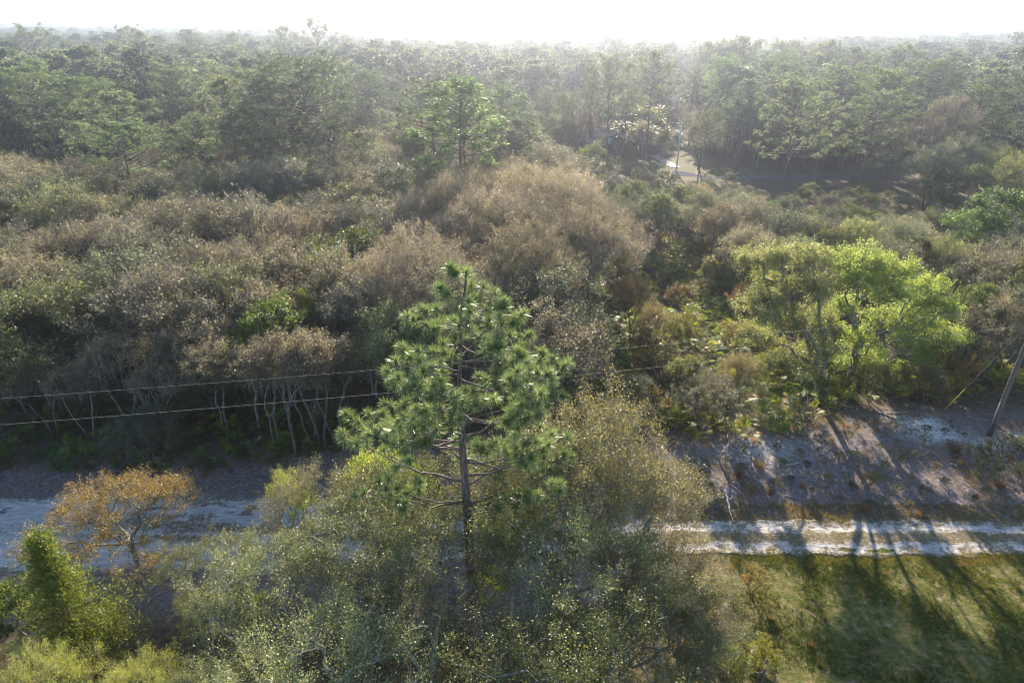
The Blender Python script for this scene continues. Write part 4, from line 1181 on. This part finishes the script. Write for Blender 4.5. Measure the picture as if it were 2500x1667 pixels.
PT = {'green': (1.5, 1.5, .9), 'yellow-green': (2.0, 1.75, .9), 'golden-tipped': (2.0, 1.6, .8), 'deep green': (.8, .95, .8)}
def palm(x, y, rng, s0=1.0, s1=1.7, bias=None):
    k = bias or ['green', 'yellow-green', 'golden-tipped', 'deep green'][rng.integers(4)]
    put_plant('palmetto', int(rng.integers(6)), x, y, rng.uniform(s0, s1), 'palmetto_plant', f'{k} palmetto clump', 'palmetto', 'palmetto clumps of the scrub', PT[k], 1.0)
scatter([(1400, 980), (1360, 860), (1450, 760), (1500, 640), (1620, 600), (1780, 600), (1830, 720), (1830, 850), (2000, 900), (2300, 890), (2480, 900), (2500, 960), (2330, 990), (2100, 985), (2020, 1010), (1900, 1060), (1650, 1080), (1520, 1060)], 225, lambda x, y, r: palm(x, y, r, 1.05, 1.6), 51, 1.1)
scatter([(-60, 1030), (300, 1020), (650, 1010), (840, 1030), (840, 1110), (650, 1130), (450, 1160), (200, 1140), (-60, 1160)], 62, lambda x, y, r: palm(x, y, r, .9, 1.5, ['deep green', 'green'][r.integers(2)]), 52, 1.2)
scatter([(1850, 560), (2150, 620), (2350, 700), (2500, 760), (2500, 860), (2300, 800), (2000, 640), (1800, 590)], 30, palm, 53, 1.6)

ST = {'olive': (1, 1, .9), 'yellow-green': (1.7, 1.6, .7), 'rusty': (1.5, 1.0, .65), 'dark': (.6, .6, .55)}
def shrub(x, y, rng, s0=.3, s1=.8, ks=('olive', 'yellow-green', 'dark', 'rusty')):
    k = ks[rng.integers(len(ks))]
    put_plant('shrub', int(rng.integers(4)), x, y, rng.uniform(s0, s1), 'shrub', f'{k} low shrub', 'shrub', 'low shrubs of the sandy strip and scrub', ST[k], 2.4)
scatter([(1420, 980), (1400, 760), (1520, 600), (1800, 560), (1850, 800), (2450, 900), (2460, 960), (2000, 1000), (1600, 1080)], 60, lambda x, y, r: shrub(x, y, r, .6, 1.3, ('olive', 'yellow-green', 'olive', 'rusty')), 54, 2.0)
scatter([(1700, 1110), (2050, 1040), (2500, 1080), (2500, 1230), (2100, 1250), (1700, 1250)], 70, lambda x, y, r: shrub(x, y, r, .16, .34, ('olive', 'dark', 'rusty', 'olive')), 55, 1.3)
scatter([(2330, 1130), (2500, 1090), (2520, 1200), (2380, 1210)], 7, lambda x, y, r: shrub(x, y, r, .5, .8, ('olive', 'dark')), 56, 1.6)
scatter([(100, 1150), (800, 1120), (700, 1200), (550, 1200), (150, 1195)], 16, lambda x, y, r: shrub(x, y, r, .14, .3, ('dark', 'olive')), 57, 2.0)
scatter([(1760, 1420), (1850, 1440), (1860, 1667), (1600, 1667), (1700, 1560)], 9, lambda x, y, r: shrub(x, y, r, .35, .7, ('olive', 'rusty', 'yellow-green')), 58, 1.2)
for (px, py, s_, k, words) in ((1720, 1490, .55, 'yellow-green', 'vivid yellow-green bush glowing at the near edge of the grass'), (1800, 1650, .75, 'yellow-green', 'bright green bush beside the rotten logs'),
                               (2115, 1190, .42, 'rusty', 'rusty low bush in the middle of the sandy strip'), (1185, 1470, .9, 'yellow-green', 'yellow-green bush right of the near pine base')):
    x, y = T(px, py); put_plant('shrub', 1, x, y, s_, 'shrub', '', 'shrub', 'low shrubs of the sandy strip and scrub', (1.9, 1.9, .6) if k[0] == 'y' else ST[k], label=words)


def tuft_mesh(seed, n_=70, h=.8, sp=.35):
    rng = np.random.default_rng(seed); mb = MB()
    P = np.c_[rng.normal(0, .10, (n_, 2)), np.zeros(n_)]
    d = unit(np.c_[rng.normal(0, sp, (n_, 2)), np.ones(n_)]); L = h * rng.uniform(.5, 1.1, n_)
    s_ = unit(np.cross(d, rng.normal(size=(n_, 3)))) * .009
    m_ = P + d * (L * .6)[:, None]; e = P + d * L[:, None] + np.c_[d[:, :2] * .35, -.12 * np.ones(n_)] * L[:, None]
    V = np.stack([P - s_, P + s_, m_ + s_, m_ - s_, e], 1).reshape(-1, 3); b_ = np.arange(n_)[:, None] * 5
    mb.add(V, b_ + [[0, 1, 2, 3]], b_ + [[3, 2, 4]], tone=np.repeat(rng.uniform(.1, 1, n_), 5))
    return mb.build('grass_tuft', M['dry'])
for i in range(3): K['tuft', i] = tuft_mesh(800 + i)
for (px, py, s_, words) in ((2330, 1108, 1.5, 'glowing orange grass tuft on the bank below the utility pole'), (1855, 1145, 1.2, 'upright rusty grass tuft near the fallen branches'), (1803, 1165, 1.0, 'small rusty grass tuft left of the upright one'),
                            (2105, 1245, 1.1, 'reddish grass tuft above the road, middle of the strip'), (2245, 1262, .9, 'thin reddish grass tuft at the far rut'), (1880, 1205, .9, 'rusty tuft right of the bleached branch'),
                            (2440, 1190, 1.2, 'reddish grass tuft by the dark bushes at the right edge'), (1960, 1190, .8, 'low orange tuft in the shaded strip')):
    x, y = T(px, py); put_plant('tuft', px % 3, x, y, s_, 'grass_tuft', '', 'grass tuft', 'dry grass tufts on the sandy strip', label=words)

scatter([(1800, 1380), (2520, 1380), (2520, 1680), (1850, 1680)], 34, lambda x, y, r: put_plant('tuft', int(r.integers(3)), x, y, r.uniform(.3, .6), 'weed_clump', ['olive', 'straw', 'rusty'][(kk_ := int(r.integers(3)))] + ' weed clump', 'weeds', 'weed clumps of the near field', [(.6, 1.0, .5), (1.0, 1.1, .9), (.9, .8, .8)][kk_]), 59, 1.0)

# ------------------------------------------------------------------ grass and litter (nobody could count them)
def blades(name, pts, hgt, mat, tones, seed, kb=4, wd=.022, label='', sp=.6):
    rng = np.random.default_rng(seed); n_ = len(pts) * kb
    P = np.repeat(pts, kb, 0) + np.c_[rng.normal(0, .05, (n_, 2)), np.zeros(n_)]
    hh = np.repeat(hgt, kb) * rng.uniform(.5, 1.2, n_)
    d = unit(np.c_[rng.normal(0, sp, (n_, 2)), np.ones(n_)])
    s_ = unit(np.c_[rng.normal(size=(n_, 2)), np.zeros(n_)]) * wd
    V = np.stack([P - s_, P + s_, P + d * hh[:, None]], 1).reshape(-1, 3)
    mb = MB(); mb.add(V, None, np.arange(n_ * 3).reshape(-1, 3), tone=np.repeat(np.repeat(tones, kb), 3))
    return tag(link(name, mb.build(name, mat)), label, 'grass', kind='stuff')
rng = np.random.default_rng(61)
N_ = 230000
X = rng.uniform(8, 62, N_); Y = rng.uniform(14, 36, N_)
dd_ = Y - road_mid(X); hw_ = road_half(X)
dens = fbm(X / 2.2, Y / 2.2, 71, 4)
edge_n = 1.2 * (fbm(X / 3, Y / 3, 11) - .5)
on = (dd_ < -hw_ + .25) & (dens + rng.uniform(-.16, .16, N_) > .50) & (X > 10 + 4 * fbm(Y / 3, Y * 0, 72))
midst = (np.abs(dd_) < .33 * hw_) & (rng.uniform(size=N_) < .5 * dens)
midst |= (np.abs(np.abs(dd_) - hw_) < .5) & (rng.uniform(size=N_) < .35 * (dens > .5))
far_e = (dd_ > hw_) & (dd_ < hw_ + 1.5) & (rng.uniform(size=N_) < .4)
sel = on | midst | far_e
X, Y, dens = X[sel], Y[sel], dens[sel]
hot = fbm(X / 5, Y / 5, 73, 3)
t_ = np.clip(.27 + 1.1 * (hot - .5) + rng.normal(0, .15, len(X)) + np.where(dd_[sel] > -hw_[sel] - .6, .25, 0), 0, 1)
blades('turf_grass', np.c_[X, Y, ground_h(X, Y)], .08 + .10 * rng.uniform(size=len(X)), M['grass'], t_, 62, 4, .016, 'rough green and tan grass of the near field')
N_ = 90000
X = rng.uniform(-45, 62, N_); Y = rng.uniform(30, 44, N_)
dd_ = Y - road_mid(X); hw_ = road_half(X)
dens = fbm(X / 1.8, Y / 1.8, 81, 4)
sel = (dd_ > hw_ + .1) & (dens + rng.uniform(-.13, .13, N_) > .53 + .05 * smooth(1, 6, dd_ - hw_)) & (rng.uniform(size=N_) < np.where(X > 8, .9, .3))
X, Y = X[sel], Y[sel]
blades('dry_ground_cover', np.c_[X, Y, ground_h(X, Y)], .10 + .14 * rng.uniform(size=len(X)), M['dry'], np.clip(rng.normal(.35, .3, len(X)), 0, 1), 63, 4, .015, 'thin dry grass and weeds on the sandy strip')
# fallen twigs
rng = np.random.default_rng(64)
N_ = 1500
X = rng.uniform(-40, 55, N_); Y = rng.uniform(35, 47, N_); a = rng.uniform(0, 3.14, N_); L_ = rng.uniform(.15, .7, N_)
mb = MB(); Z = ground_h(X, Y) + .03
A_ = np.c_[X, Y, Z]; X2 = X + np.cos(a) * L_; Y2 = Y + np.sin(a) * L_
mb.sticks(A_, np.c_[X2, Y2, ground_h(X2, Y2) + .05], .014, .006, tone=rng.uniform(0, 1, N_))
M['twig_lit'] = foliage('fallen_twig', [(0, (.10, .085, .07)), (.7, (.25, .22, .2)), (1, (.55, .52, .5))], 0, .8, .2)
tag(link('fallen_twigs', mb.build('fallen_twigs', M['twig_lit'])), 'scattered small fallen twigs on the sandy strip', 'twigs', kind='stuff')

# ------------------------------------------------------------------ fallen branches and logs
def branch(pts, r, mat, name, words, group=None, side=()):
    mb = MB(); P = []
    for (px, py, up) in pts:
        x, y = T(px, py); P.append((x, y, gz(x, y) + .06 + up))
    P = np.array(P); o = P[0].copy(); P = P - o
    s = np.linspace(0, len(P) - 1, 12)
    PP = np.stack([np.interp(s, np.arange(len(P)), P[:, q]) for q in range(3)], 1)
    PP += np.random.default_rng(int(pts[0][0])).normal(size=PP.shape) * .03
    mb.tube(PP, np.linspace(r, r * .4, 12), 6)
    for (i, dx, dy, dz) in side:
        mb.tube([PP[i], PP[i] + np.array([dx, dy, dz]) * .5 + [0, 0, .03], PP[i] + [dx, dy, dz]], [r * .5, r * .4, r * .15], 4)
    tag(link(name, mb.build(name, mat, smooth_=True), None, tuple(o)), words, 'branch', group)
g_ = 'dead wood lying on the ground'
branch([(1768, 1200, .1), (1775, 1225, .15), (1782, 1255, .05), (1790, 1275, 0)], .085, M['dead_wood'], 'fallen_branch', 'bleached fallen branch pointing down to the far rut', g_, [(4, .5, .2, .2), (7, .4, -.1, .25)])
branch([(1762, 1112, 0), (1778, 1092, .2), (1772, 1075, .3)], .05, M['dead_wood'], 'fallen_branch', 'forked white branch in the shaded strip', g_, [(5, .7, .1, .1), (8, -.5, .2, .1)])
branch([(1815, 1108, 0), (1822, 1098, .1)], .04, M['dead_wood'], 'fallen_branch', 'short white stick right of the forked branch', g_)
branch([(1905, 1140, 0), (1935, 1138, .05), (1960, 1130, 0)], .035, M['dead_wood'], 'fallen_branch', 'thin pale branch across the middle of the strip', g_, [(5, .2, .3, .1)])
branch([(1915, 1210, 0), (1935, 1215, .05)], .04, M['dead_wood'], 'fallen_branch', 'small curved pale stick above the ruts', g_)
branch([(2160, 1018, 0), (2190, 1019, .1), (2215, 1016, 0)], .05, M['dead_wood'], 'fallen_branch', 'grey branch lying left of the white sand patch', g_)
branch([(2066, 1128, 0), (2070, 1118, .1)], .06, M['dead_wood'], 'fallen_branch', 'white wood chip standing up in the strip', g_)
branch([(2318, 1135, 0), (2335, 1140, .05)], .05, M['dead_wood'], 'fallen_branch', 'pale stick below the glowing orange tuft', g_)
branch([(1930, 1362, 0), (1936, 1330, .3)], .02, M['dark_wood'], 'fallen_branch', 'dark upright stick at the edge of the near rut', g_)
branch([(1800, 1573, .35), (1815, 1590, .25), (1832, 1610, .1)], .16, M['dark_wood'], 'fallen_log', 'dark rotten log in the hollow at the grass edge', g_, [(4, .5, .2, .2)])
branch([(1842, 1598, .5), (1832, 1615, .35), (1822, 1640, .1)], .15, M['dead_wood'], 'fallen_log', 'white split log leaning on the rotten log', g_, [(4, -.3, -.2, .2)])
branch([(1870, 1625, .4), (1862, 1650, .2), (1855, 1672, .05)], .12, M['wood_grey'], 'fallen_log', 'tan weathered log end below the white split log', g_, [(6, -.4, 0, .05)])
branch([(1698, 1645, .2), (1715, 1640, .25), (1730, 1638, .1)], .05, M['dead_wood'], 'fallen_branch', 'bleached branch at the bottom beside the bright green bush', g_)
branch([(2275, 1668, 0), (2290, 1650, .05)], .03, M['wood_grey'], 'fallen_branch', 'small grey stick in the near grass', g_)
# small litter
x, y = T(1916, 1067)
mb = MB(); th = np.linspace(0, 2 * math.pi, 17)
mb.tube(np.c_[.16 * np.cos(th), .16 * np.sin(th), .05 + 0 * th], .03, 6, cap=False)
tag(link('plastic_ring', mb.build('plastic_ring', M['white'], smooth_=True), None, (x, y, gz(x, y) + .04)), 'small white ring of litter at the thicket edge', 'litter')
x, y = T(2412, 1546)
mb = MB(); mb.tube([(0, 0, 0), (0, 0, .28), (.02, 0, .42)], [.01, .008, .004], 5); mb.add([[0, 0, .42], [.2, .03, .36], [.18, .03, .22], [0, 0, .26]], [[0, 1, 2, 3]]); mb.add([[0, .012, .42], [.2, .042, .36], [.18, .042, .22], [0, .012, .26]], [[0, 3, 2, 1]])
tag(link('marker_flag', mb.build('marker_flag', M['red']), None, (x, y, gz(x, y)), .6), 'tiny red marker flag standing in the shaded grass', 'flag')

# ------------------------------------------------------------------ power line
pole_x, pole_y = T(2412, 1070)
PH = 10.8
root = link('utility_pole', None, None, (pole_x, pole_y, gz(pole_x, pole_y)))
tag(root, 'brown wooden utility pole standing on the sandy bank at the right edge', 'utility pole')
mb = MB(); mb.tube([(0, 0, -.3), (0, 0, 3), (0, 0, 7), (0, 0, PH)], [.19, .175, .15, .12], 14)
link('shaft', mb.build('pole_shaft', M['wood_grey'], smooth_=True), root)
mb = MB(); mb.tube([(0, -.18, PH - .1), (0, -.18, PH + .12)], [.05, .035], 8); mb.tube([(0, -.18, PH - 1.5), (0, -.2, PH - 1.38)], [.05, .05], 8)
link('insulator', mb.build('insulator', M['white'], smooth_=True), root)
mb = MB(); mb.tube([(-.19, -.03, 0), (-.185, -.03, 3.0)], [.018, .018], 6)
link('ground_wire_moulding', mb.build('ground_wire', M['galv']), root)
ang = math.atan2(30.0 - pole_y, -75 - pole_x)
lx, ly = T(0, 1012, 9.0)
dx_, dy_ = lx - pole_x, ly - pole_y
ext = 1.55
ex, ey = pole_x + dx_ * ext, pole_y + dy_ * ext
root2 = link('utility_pole', None, None, (ex, ey, gz(ex, ey)))
tag(root2, 'wooden utility pole carrying the cables beyond the left edge', 'utility pole')
mb = MB(); mb.tube([(0, 0, -.3), (0, 0, PH)], [.19, .12], 14); link('shaft', mb.build('pole_shaft', M['wood_grey'], smooth_=True), root2)
def cable(name, A, B, sag, r, label, mat='cable', group=None):
    A, B = np.array(A, float), np.array(B, float); s = np.linspace(0, 1, 60)
    P = A + (B - A) * s[:, None]; P[:, 2] -= sag * 4 * s * (1 - s)
    mb = MB(); mb.tube(P - A, r, 5)
    tag(link(name, mb.build(name, M[mat], smooth_=True), None, tuple(A)), label, 'cable', group)
zb = gz(pole_x, pole_y)
cable('power_cable', (pole_x, pole_y - .18, zb + PH + .1), (ex, ey - .18, PH + .1), 1.0, .008, 'upper of the two thin cables crossing in front of the thicket', group='cables of the roadside power line')
cable('power_cable', (pole_x, pole_y - .2, zb + PH - 1.4), (ex, ey - .2, PH - 1.4), 1.1, .010, 'lower of the two thin cables crossing in front of the thicket', group='cables of the roadside power line')
cable('power_cable', (pole_x, pole_y - .18, zb + PH + .1), (pole_x - dx_ * .9, pole_y - dy_ * .9, PH + .1), 1.0, .008, 'cable leaving the utility pole past the right edge', group='cables of the roadside power line')
gx, gy = T(2302, 1008)
tx0, ty0 = pole_x, pole_y
A = np.array([gx, gy, gz(gx, gy)]); B = np.array([pole_x, pole_y, zb + 10.0])
cable('guy_wire', A, B, 0, .009, 'thin steel guy wire from the yellow guard up to the pole', 'galv')
mb = MB(); d = unit(B - A); mb.tube([d * .1, d * 1.3, d * 2.6], [.055, .05, .04], 8)
tag(link('guy_guard', mb.build('guy_guard', M['yellow'], smooth_=True), None, tuple(A)), 'yellow plastic guy-wire guard slanting up beside the utility pole', 'guy guard')

# far pole with its transformer and service drop
fx, fy = T(1650, 425)
root = link('utility_pole', None, None, (fx, fy, 0)); tag(root, 'hazy grey utility pole with a transformer in the far clearing', 'utility pole')
mb = MB(); mb.tube([(0, 0, -.3), (0, 0, 10.4)], [.17, .13], 10); link('shaft', mb.build('pole_shaft', M['galv'], smooth_=True), root)
mb = MB(); mb.tube([(.36, -.1, 7.0), (.36, -.1, 7.05), (.36, -.1, 8.0), (.36, -.1, 8.08)], [.2, .25, .25, .16], 12); link('transformer', mb.build('transformer', M['galv'], smooth_=True), root)
hx, hy = T(1590, 345)
cable('service_cable', (fx, fy, 6.3), (fx - 14, fy + 16, 7.8), 1.2, .028, 'pale sagging service cable from the far pole, upper strand', group='service cables at the far pole')
cable('service_cable', (fx, fy, 6.1), (fx - 14.3, fy + 15.5, 7.2), 1.2, .028, 'pale sagging service cable from the far pole, lower strand', group='service cables at the far pole')

# ------------------------------------------------------------------ houses, shed, car in the clearing
def house(name, x, y, rz, W, D, Hh, rise, wall, roof, label, door=True, nwin=3):
    root = link(name, None, None, (x, y, 0), rz); tag(root, label, 'house')
    mb = MB(); mb.box((0, 0, Hh / 2), (W, D, Hh))
    for sx in (-1, 1):
        mb.add([[sx * W / 2, -D / 2, Hh], [sx * W / 2, D / 2, Hh], [sx * W / 2, 0, Hh + rise]], None, [[0, 1, 2]])
    link('wall', mb.build('house_wall', wall), root)
    o = .45; t = .14
    for s in (-1, 1):
        mb = MB()
        e = np.array([[-W / 2 - o, s * (D / 2 + o), Hh - rise * o / (D / 2)], [W / 2 + o, s * (D / 2 + o), Hh - rise * o / (D / 2)], [W / 2 + o, 0, Hh + rise], [-W / 2 - o, 0, Hh + rise]]) + [0, 0, .03]
        mb.add(np.vstack([e, e + [0, 0, t]]), [[0, 3, 2, 1], [4, 5, 6, 7], [0, 1, 5, 4], [1, 2, 6, 5], [2, 3, 7, 6], [3, 0, 4, 7]])
        link('roof', mb.build('roof_slope', roof), root)
    for i in range(nwin):
        xx = -W / 2 + W * (i + .7) / (nwin + .9)
        mb = MB()
        for (cx, cz, a, b_) in ((0, .65, 1.3, .09), (0, -.65, 1.3, .09), (-.62, 0, .09, 1.21), (.62, 0, .09, 1.21)): mb.box((xx + cx, -D / 2 - .03, 1.6 + cz), (a, .08, b_))
        f = link('window', mb.build('window_frame', M['white']), root)
        mb = MB(); mb.box((xx, -D / 2 - .012, 1.6), (1.14, .02, 1.2)); link('pane', mb.build('window_pane', M['glass']), f)
    if door:
        mb = MB(); mb.box((W / 2 - 1.0, -D / 2 - .03, 1.02), (.95, .06, 2.04)); dr = link('door', mb.build('door', M['white']), root)
        mb = MB(); mb.tube([(W / 2 - 1.35, -D / 2 - .06, 1.0), (W / 2 - 1.35, -D / 2 - .13, 1.0)], .03, 6); link('handle', mb.build('handle', M['galv']), dr)
    return root
x, y = T(1452, 352); house('blue_house', x, y, .35, 7.5, 6, 2.5, 1.3, M['blue'], M['roof_grey'], 'small blue-walled house half hidden behind the tall straight pines')
x, y = T(1648, 263); house('white_roofed_house', x, y, .03, 13, 9, 2.6, 1.6, M['brown'], M['roof_white'], 'long low house with a bright white roof, deep in the hazy trees', nwin=4)
x, y = T(2432, 362); house('garden_shed', x, y, -.1, 4.5, 3.5, 2.4, .8, M['pale_blue'], M['roof_grey'], 'pale blue shed in the shade behind the right-edge pines', nwin=1)
x, y = T(2190, 345); house('shaded_house', x, y, .1, 12, 8, 2.6, 1.4, M['brown'], M['roof_grey'], 'dim brown house in deep shade right of the big pines', nwin=3)

def car(x, y, rz):
    root = link('parked_car', None, None, (x, y, 0), rz); tag(root, 'dark blue parked car in the shade below the mossy bare oak', 'car')
    prof = np.array([[-2.2, .35], [-2.25, .75], [-2.1, .95], [-1.5, 1.0], [-.9, 1.45], [.5, 1.45], [1.15, 1.0], [2.0, .88], [2.2, .7], [2.2, .35]])
    n_ = len(prof); V = []
    for yy, s in ((-.86, 1), (-.78, .97), (.78, .97), (.86, 1)):
        for (a, b_) in prof: V.append([a, yy if b_ < 1.1 else yy * .82, b_ if abs(yy) < .8 or b_ < 1.1 else b_ - .04])
    mb = MB(); Q = []
    for r in range(3):
        for i in range(n_): j = (i + 1) % n_; Q.append([r * n_ + i, r * n_ + j, (r + 1) * n_ + j, (r + 1) * n_ + i])
    Tr = [[r0 + 0, r0 + i, r0 + i + 1] for r0 in (0, 3 * n_) for i in range(1, n_ - 1)]
    mb.add(V, Q, Tr); link('body', mb.build('car_body', M['car'], smooth_=False), root)
    mb = MB(); mb.add([[-1.38, -.87, 1.03], [1.02, -.87, 1.03], [.5, -.74, 1.38], [-.85, -.74, 1.38]], [[0, 1, 2, 3]]); mb.add([[-1.38, .87, 1.03], [1.02, .87, 1.03], [.5, .74, 1.38], [-.85, .74, 1.38]], [[3, 2, 1, 0]])
    link('window', mb.build('car_window', M['glass']), root)
    mb = MB(); mb.tube([(0, -.1, 0), (0, .1, 0)], .33, 16); wm = mb.build('wheel', M['rubber'])
    for a in (-1.4, 1.35):
        for b_ in (-.8, .8): link('wheel', wm, root, (a, b_, .33))
x, y = T(2245, 392); car(x, y, .2)

# ------------------------------------------------------------------ far forest: one mass to the horizon
FAR = bpy.data.collections.new('far_tree_shapes')
def far_shape(nm, seed, kind_):
    rng = np.random.default_rng(seed); mb = MB()
    if kind_ == 'pine':
        tm, cm, bp = pine(rng, 17 + rng.uniform(0, 3), rng.uniform(7, 10), rng.uniform(4.2, 5.6), nb=34, bursts=6, needles=9, nl=.80, nw=.24, dome=.45)
        mb.add(np.vstack(tm.V)[:22 * 8], np.vstack(tm.Q)[:21 * 8], None, 1, .3)
        mb.add(np.vstack(cm.V), np.vstack(cm.Q), np.vstack(cm.T), 0, np.concatenate(cm.tone))
        mats = [M['needle_far'], M['bark_pine']]
    else:
        hh = rng.uniform(8, 11); tips = lobes_crown(rng, hh, hh * .5, hh * .35, 8, 110, .85, .45)
        P = np.repeat(tips, 12, 0) + rng.normal(size=(len(tips) * 12, 3)) * .45
        mb.leaves(P, .55, .38, rng, 0, np.clip(rng.normal(.45, .2, len(P)), 0, 1), .5)
        mb.tube([(0, 0, -.3), (.1, 0, hh * .3), (0, .1, hh * .6)], [.25, .2, .1], 5, m=1)
        mats = [M['oak_grey'] if kind_ == 'oak' else M['olive'], M['bark_oak']]
    o = bpy.data.objects.new(nm, mb.build(nm, mats)); FAR.objects.link(o)
for i in range(5): far_shape(f'a_far_pine_{i}', 900 + i, 'pine')
for i in range(4): far_shape(f'b_far_oak_{i}', 920 + i, 'oak')
for i in range(3): far_shape(f'c_far_leafy_{i}', 930 + i, 'leafy')

def far_points():
    rng = np.random.default_rng(99); out = []
    known = np.array([(a, b_) for a, b_, c_ in SPOTS])
    cell = {}
    for a, b_ in known: cell.setdefault((int(a // 6), int(b_ // 6)), []).append((a, b_))
    for (r0, r1, sp) in ((60, 260, 4.8), (260, 600, 5.6), (600, 1200, 9.0), (1200, 2600, 17.0), (2600, 5200, 34.0)):
        amax = RAD(47 if r1 < 700 else 43)
        xs_ = np.arange(-r1 * math.sin(amax), r1 * math.sin(amax), sp); ys_ = np.arange(r0 * math.cos(amax), r1, sp)
        XX, YY = np.meshgrid(xs_, ys_); XX = XX.ravel() + rng.uniform(-.45, .45, XX.size) * sp; YY = YY.ravel() + rng.uniform(-.45, .45, YY.size) * sp
        rr = np.hypot(XX, YY); an = np.abs(np.arctan2(XX, YY))
        k = (rr >= r0) & (rr < r1) & (an < amax)
        XX, YY = XX[k], YY[k]
        out.append(np.c_[XX, YY, np.full(len(XX), max(1.0, (sp / 7) ** .55))])
    P = np.vstack(out)
    px, py = project_n(np.c_[P[:, :2], np.zeros(len(P))])
    # keep open: everything nearer than the wood lines, and the clearing with the houses
    lim = np.interp(px, [-400, 0, 300, 700, 1000, 1300, 1500, 1800, 2200, 2500, 2900], [400, 400, 400, 395, 380, 370, 400, 400, 400, 400, 420])
    k = py < lim
    for poly in ([(1600, 372), (1680, 365), (1760, 400), (1800, 455), (1600, 455), (1570, 420)], [(1650, 425), (2500, 425), (2500, 450), (1650, 450)], [(2170, 340), (2300, 370), (2300, 430), (2150, 430)], [(415, 395), (440, 395), (435, 425), (420, 425)],
                 [(1380, 345), (1420, 345), (1420, 380), (1380, 380)]):
        k &= ~inside(px, py, poly)
    # around buildings
    for (hx_, hy_, rr_) in ((*T(1452, 352), 9), (*T(1648, 263), 12), (*T(2432, 362), 5), (*T(2190, 345), 9)):
        k &= np.hypot(P[:, 0] - hx_, P[:, 1] - hy_) > rr_
    k &= ~inside(px, py, [(1610, 365), (1650, 350), (1720, 360), (1780, 400), (1800, 455), (1570, 455)])
    P = P[k]
    P = P[np.array([not (q[1] < 290 and blocks(q[0], q[1], 13, 2.0)) for q in P])]
    ok = np.ones(len(P), bool)
    for i in np.where(P[:, 1] < 330)[0]:
        a, b_ = P[i, :2]; ca, cb = int(a // 6), int(b_ // 6)
        for da in (-1, 0, 1):
            for db in (-1, 0, 1):
                for (qa, qb) in cell.get((ca + da, cb + db), ()):
                    if (qa - a) ** 2 + (qb - b_) ** 2 < 7: ok[i] = False
    return P[ok]
FP = far_points()
print('FAR', len(FP))
rng = np.random.default_rng(101)
nF = len(FP)
stand = fbm(FP[:, 0] / 60, FP[:, 1] / 60, 91, 3)
isp = rng.uniform(size=nF) < np.clip(.45 + 2.2 * (stand - .5), .08, .9)
idx = np.where(isp, rng.integers(0, 5, nF), rng.integers(5, 12, nF))
me = bpy.data.meshes.new('distant_forest'); me.vertices.add(nF)
me.vertices.foreach_set('co', np.c_[FP[:, :2], np.full(nF, -.1)].astype(np.float32).ravel())
a = me.attributes.new('pick', 'INT', 'POINT'); a.data.foreach_set('value', idx.astype(np.int32))
a = me.attributes.new('size', 'FLOAT', 'POINT'); a.data.foreach_set('value', (FP[:, 2] ** .35 * rng.uniform(.72, 1.12, nF)).astype(np.float32))
a = me.attributes.new('wide', 'FLOAT', 'POINT'); a.data.foreach_set('value', (FP[:, 2] * rng.uniform(.9, 1.25, nF)).astype(np.float32))
a = me.attributes.new('turn', 'FLOAT', 'POINT'); a.data.foreach_set('value', rng.uniform(0, 6.28, nF).astype(np.float32))
fo = link('distant_forest', me)
tag(fo, 'hazy pine and oak forest running to the horizon', 'forest', kind='stuff')
ng = bpy.data.node_groups.new('plant_forest', 'GeometryNodeTree')
ng.interface.new_socket('Geometry', in_out='INPUT', socket_type='NodeSocketGeometry'); ng.interface.new_socket('Geometry', in_out='OUTPUT', socket_type='NodeSocketGeometry')
N = ng.nodes; Lk = ng.links
gi = N.new('NodeGroupInput'); go = N.new('NodeGroupOutput'); iop = N.new('GeometryNodeInstanceOnPoints'); ci = N.new('GeometryNodeCollectionInfo')
ci.inputs['Collection'].default_value = FAR; ci.inputs['Separate Children'].default_value = True; ci.inputs['Reset Children'].default_value = True
def nattr(nm, ty):
    q = N.new('GeometryNodeInputNamedAttribute'); q.data_type = ty; q.inputs[0].default_value = nm; return q.outputs[0]
Lk.new(gi.outputs[0], iop.inputs['Points']); Lk.new(ci.outputs[0], iop.inputs['Instance']); iop.inputs['Pick Instance'].default_value = True
Lk.new(nattr('pick', 'INT'), iop.inputs['Instance Index'])
cx = N.new('ShaderNodeCombineXYZ'); Lk.new(nattr('turn', 'FLOAT'), cx.inputs[2]); Lk.new(cx.outputs[0], iop.inputs['Rotation'])
cs = N.new('ShaderNodeCombineXYZ'); wv_ = nattr('wide', 'FLOAT'); Lk.new(wv_, cs.inputs[0]); Lk.new(wv_, cs.inputs[1]); Lk.new(nattr('size', 'FLOAT'), cs.inputs[2]); Lk.new(cs.outputs[0], iop.inputs['Scale'])
Lk.new(iop.outputs[0], go.inputs[0])
md = fo.modifiers.new('plant_forest', 'NODES'); md.node_group = ng

# understory of the woods: low ground cover that fills between trunks
finish_labels()
# ------------------------------------------------------------------ haze
mb = MB(); mb.box((0, 2900, 15.2), (15000, 9400, 34.4))
hm, n, l, out = new_mat('haze_air')
pv = n.new('ShaderNodeVolumePrincipled'); pv.inputs['Color'].default_value = (.72, .78, 1.0, 1)
pv.inputs['Density'].default_value = HAZE_DENSITY; pv.inputs['Anisotropy'].default_value = HAZE_ANISO
l.new(pv.outputs[0], out.inputs['Volume'])
tag(link('haze', mb.build('haze', hm)), 'thin bright haze over the whole forest', 'haze', kind='stuff')
print('TRIS', sum(len(m.polygons) for m in bpy.data.meshes), 'OBJ', len(bpy.data.objects))
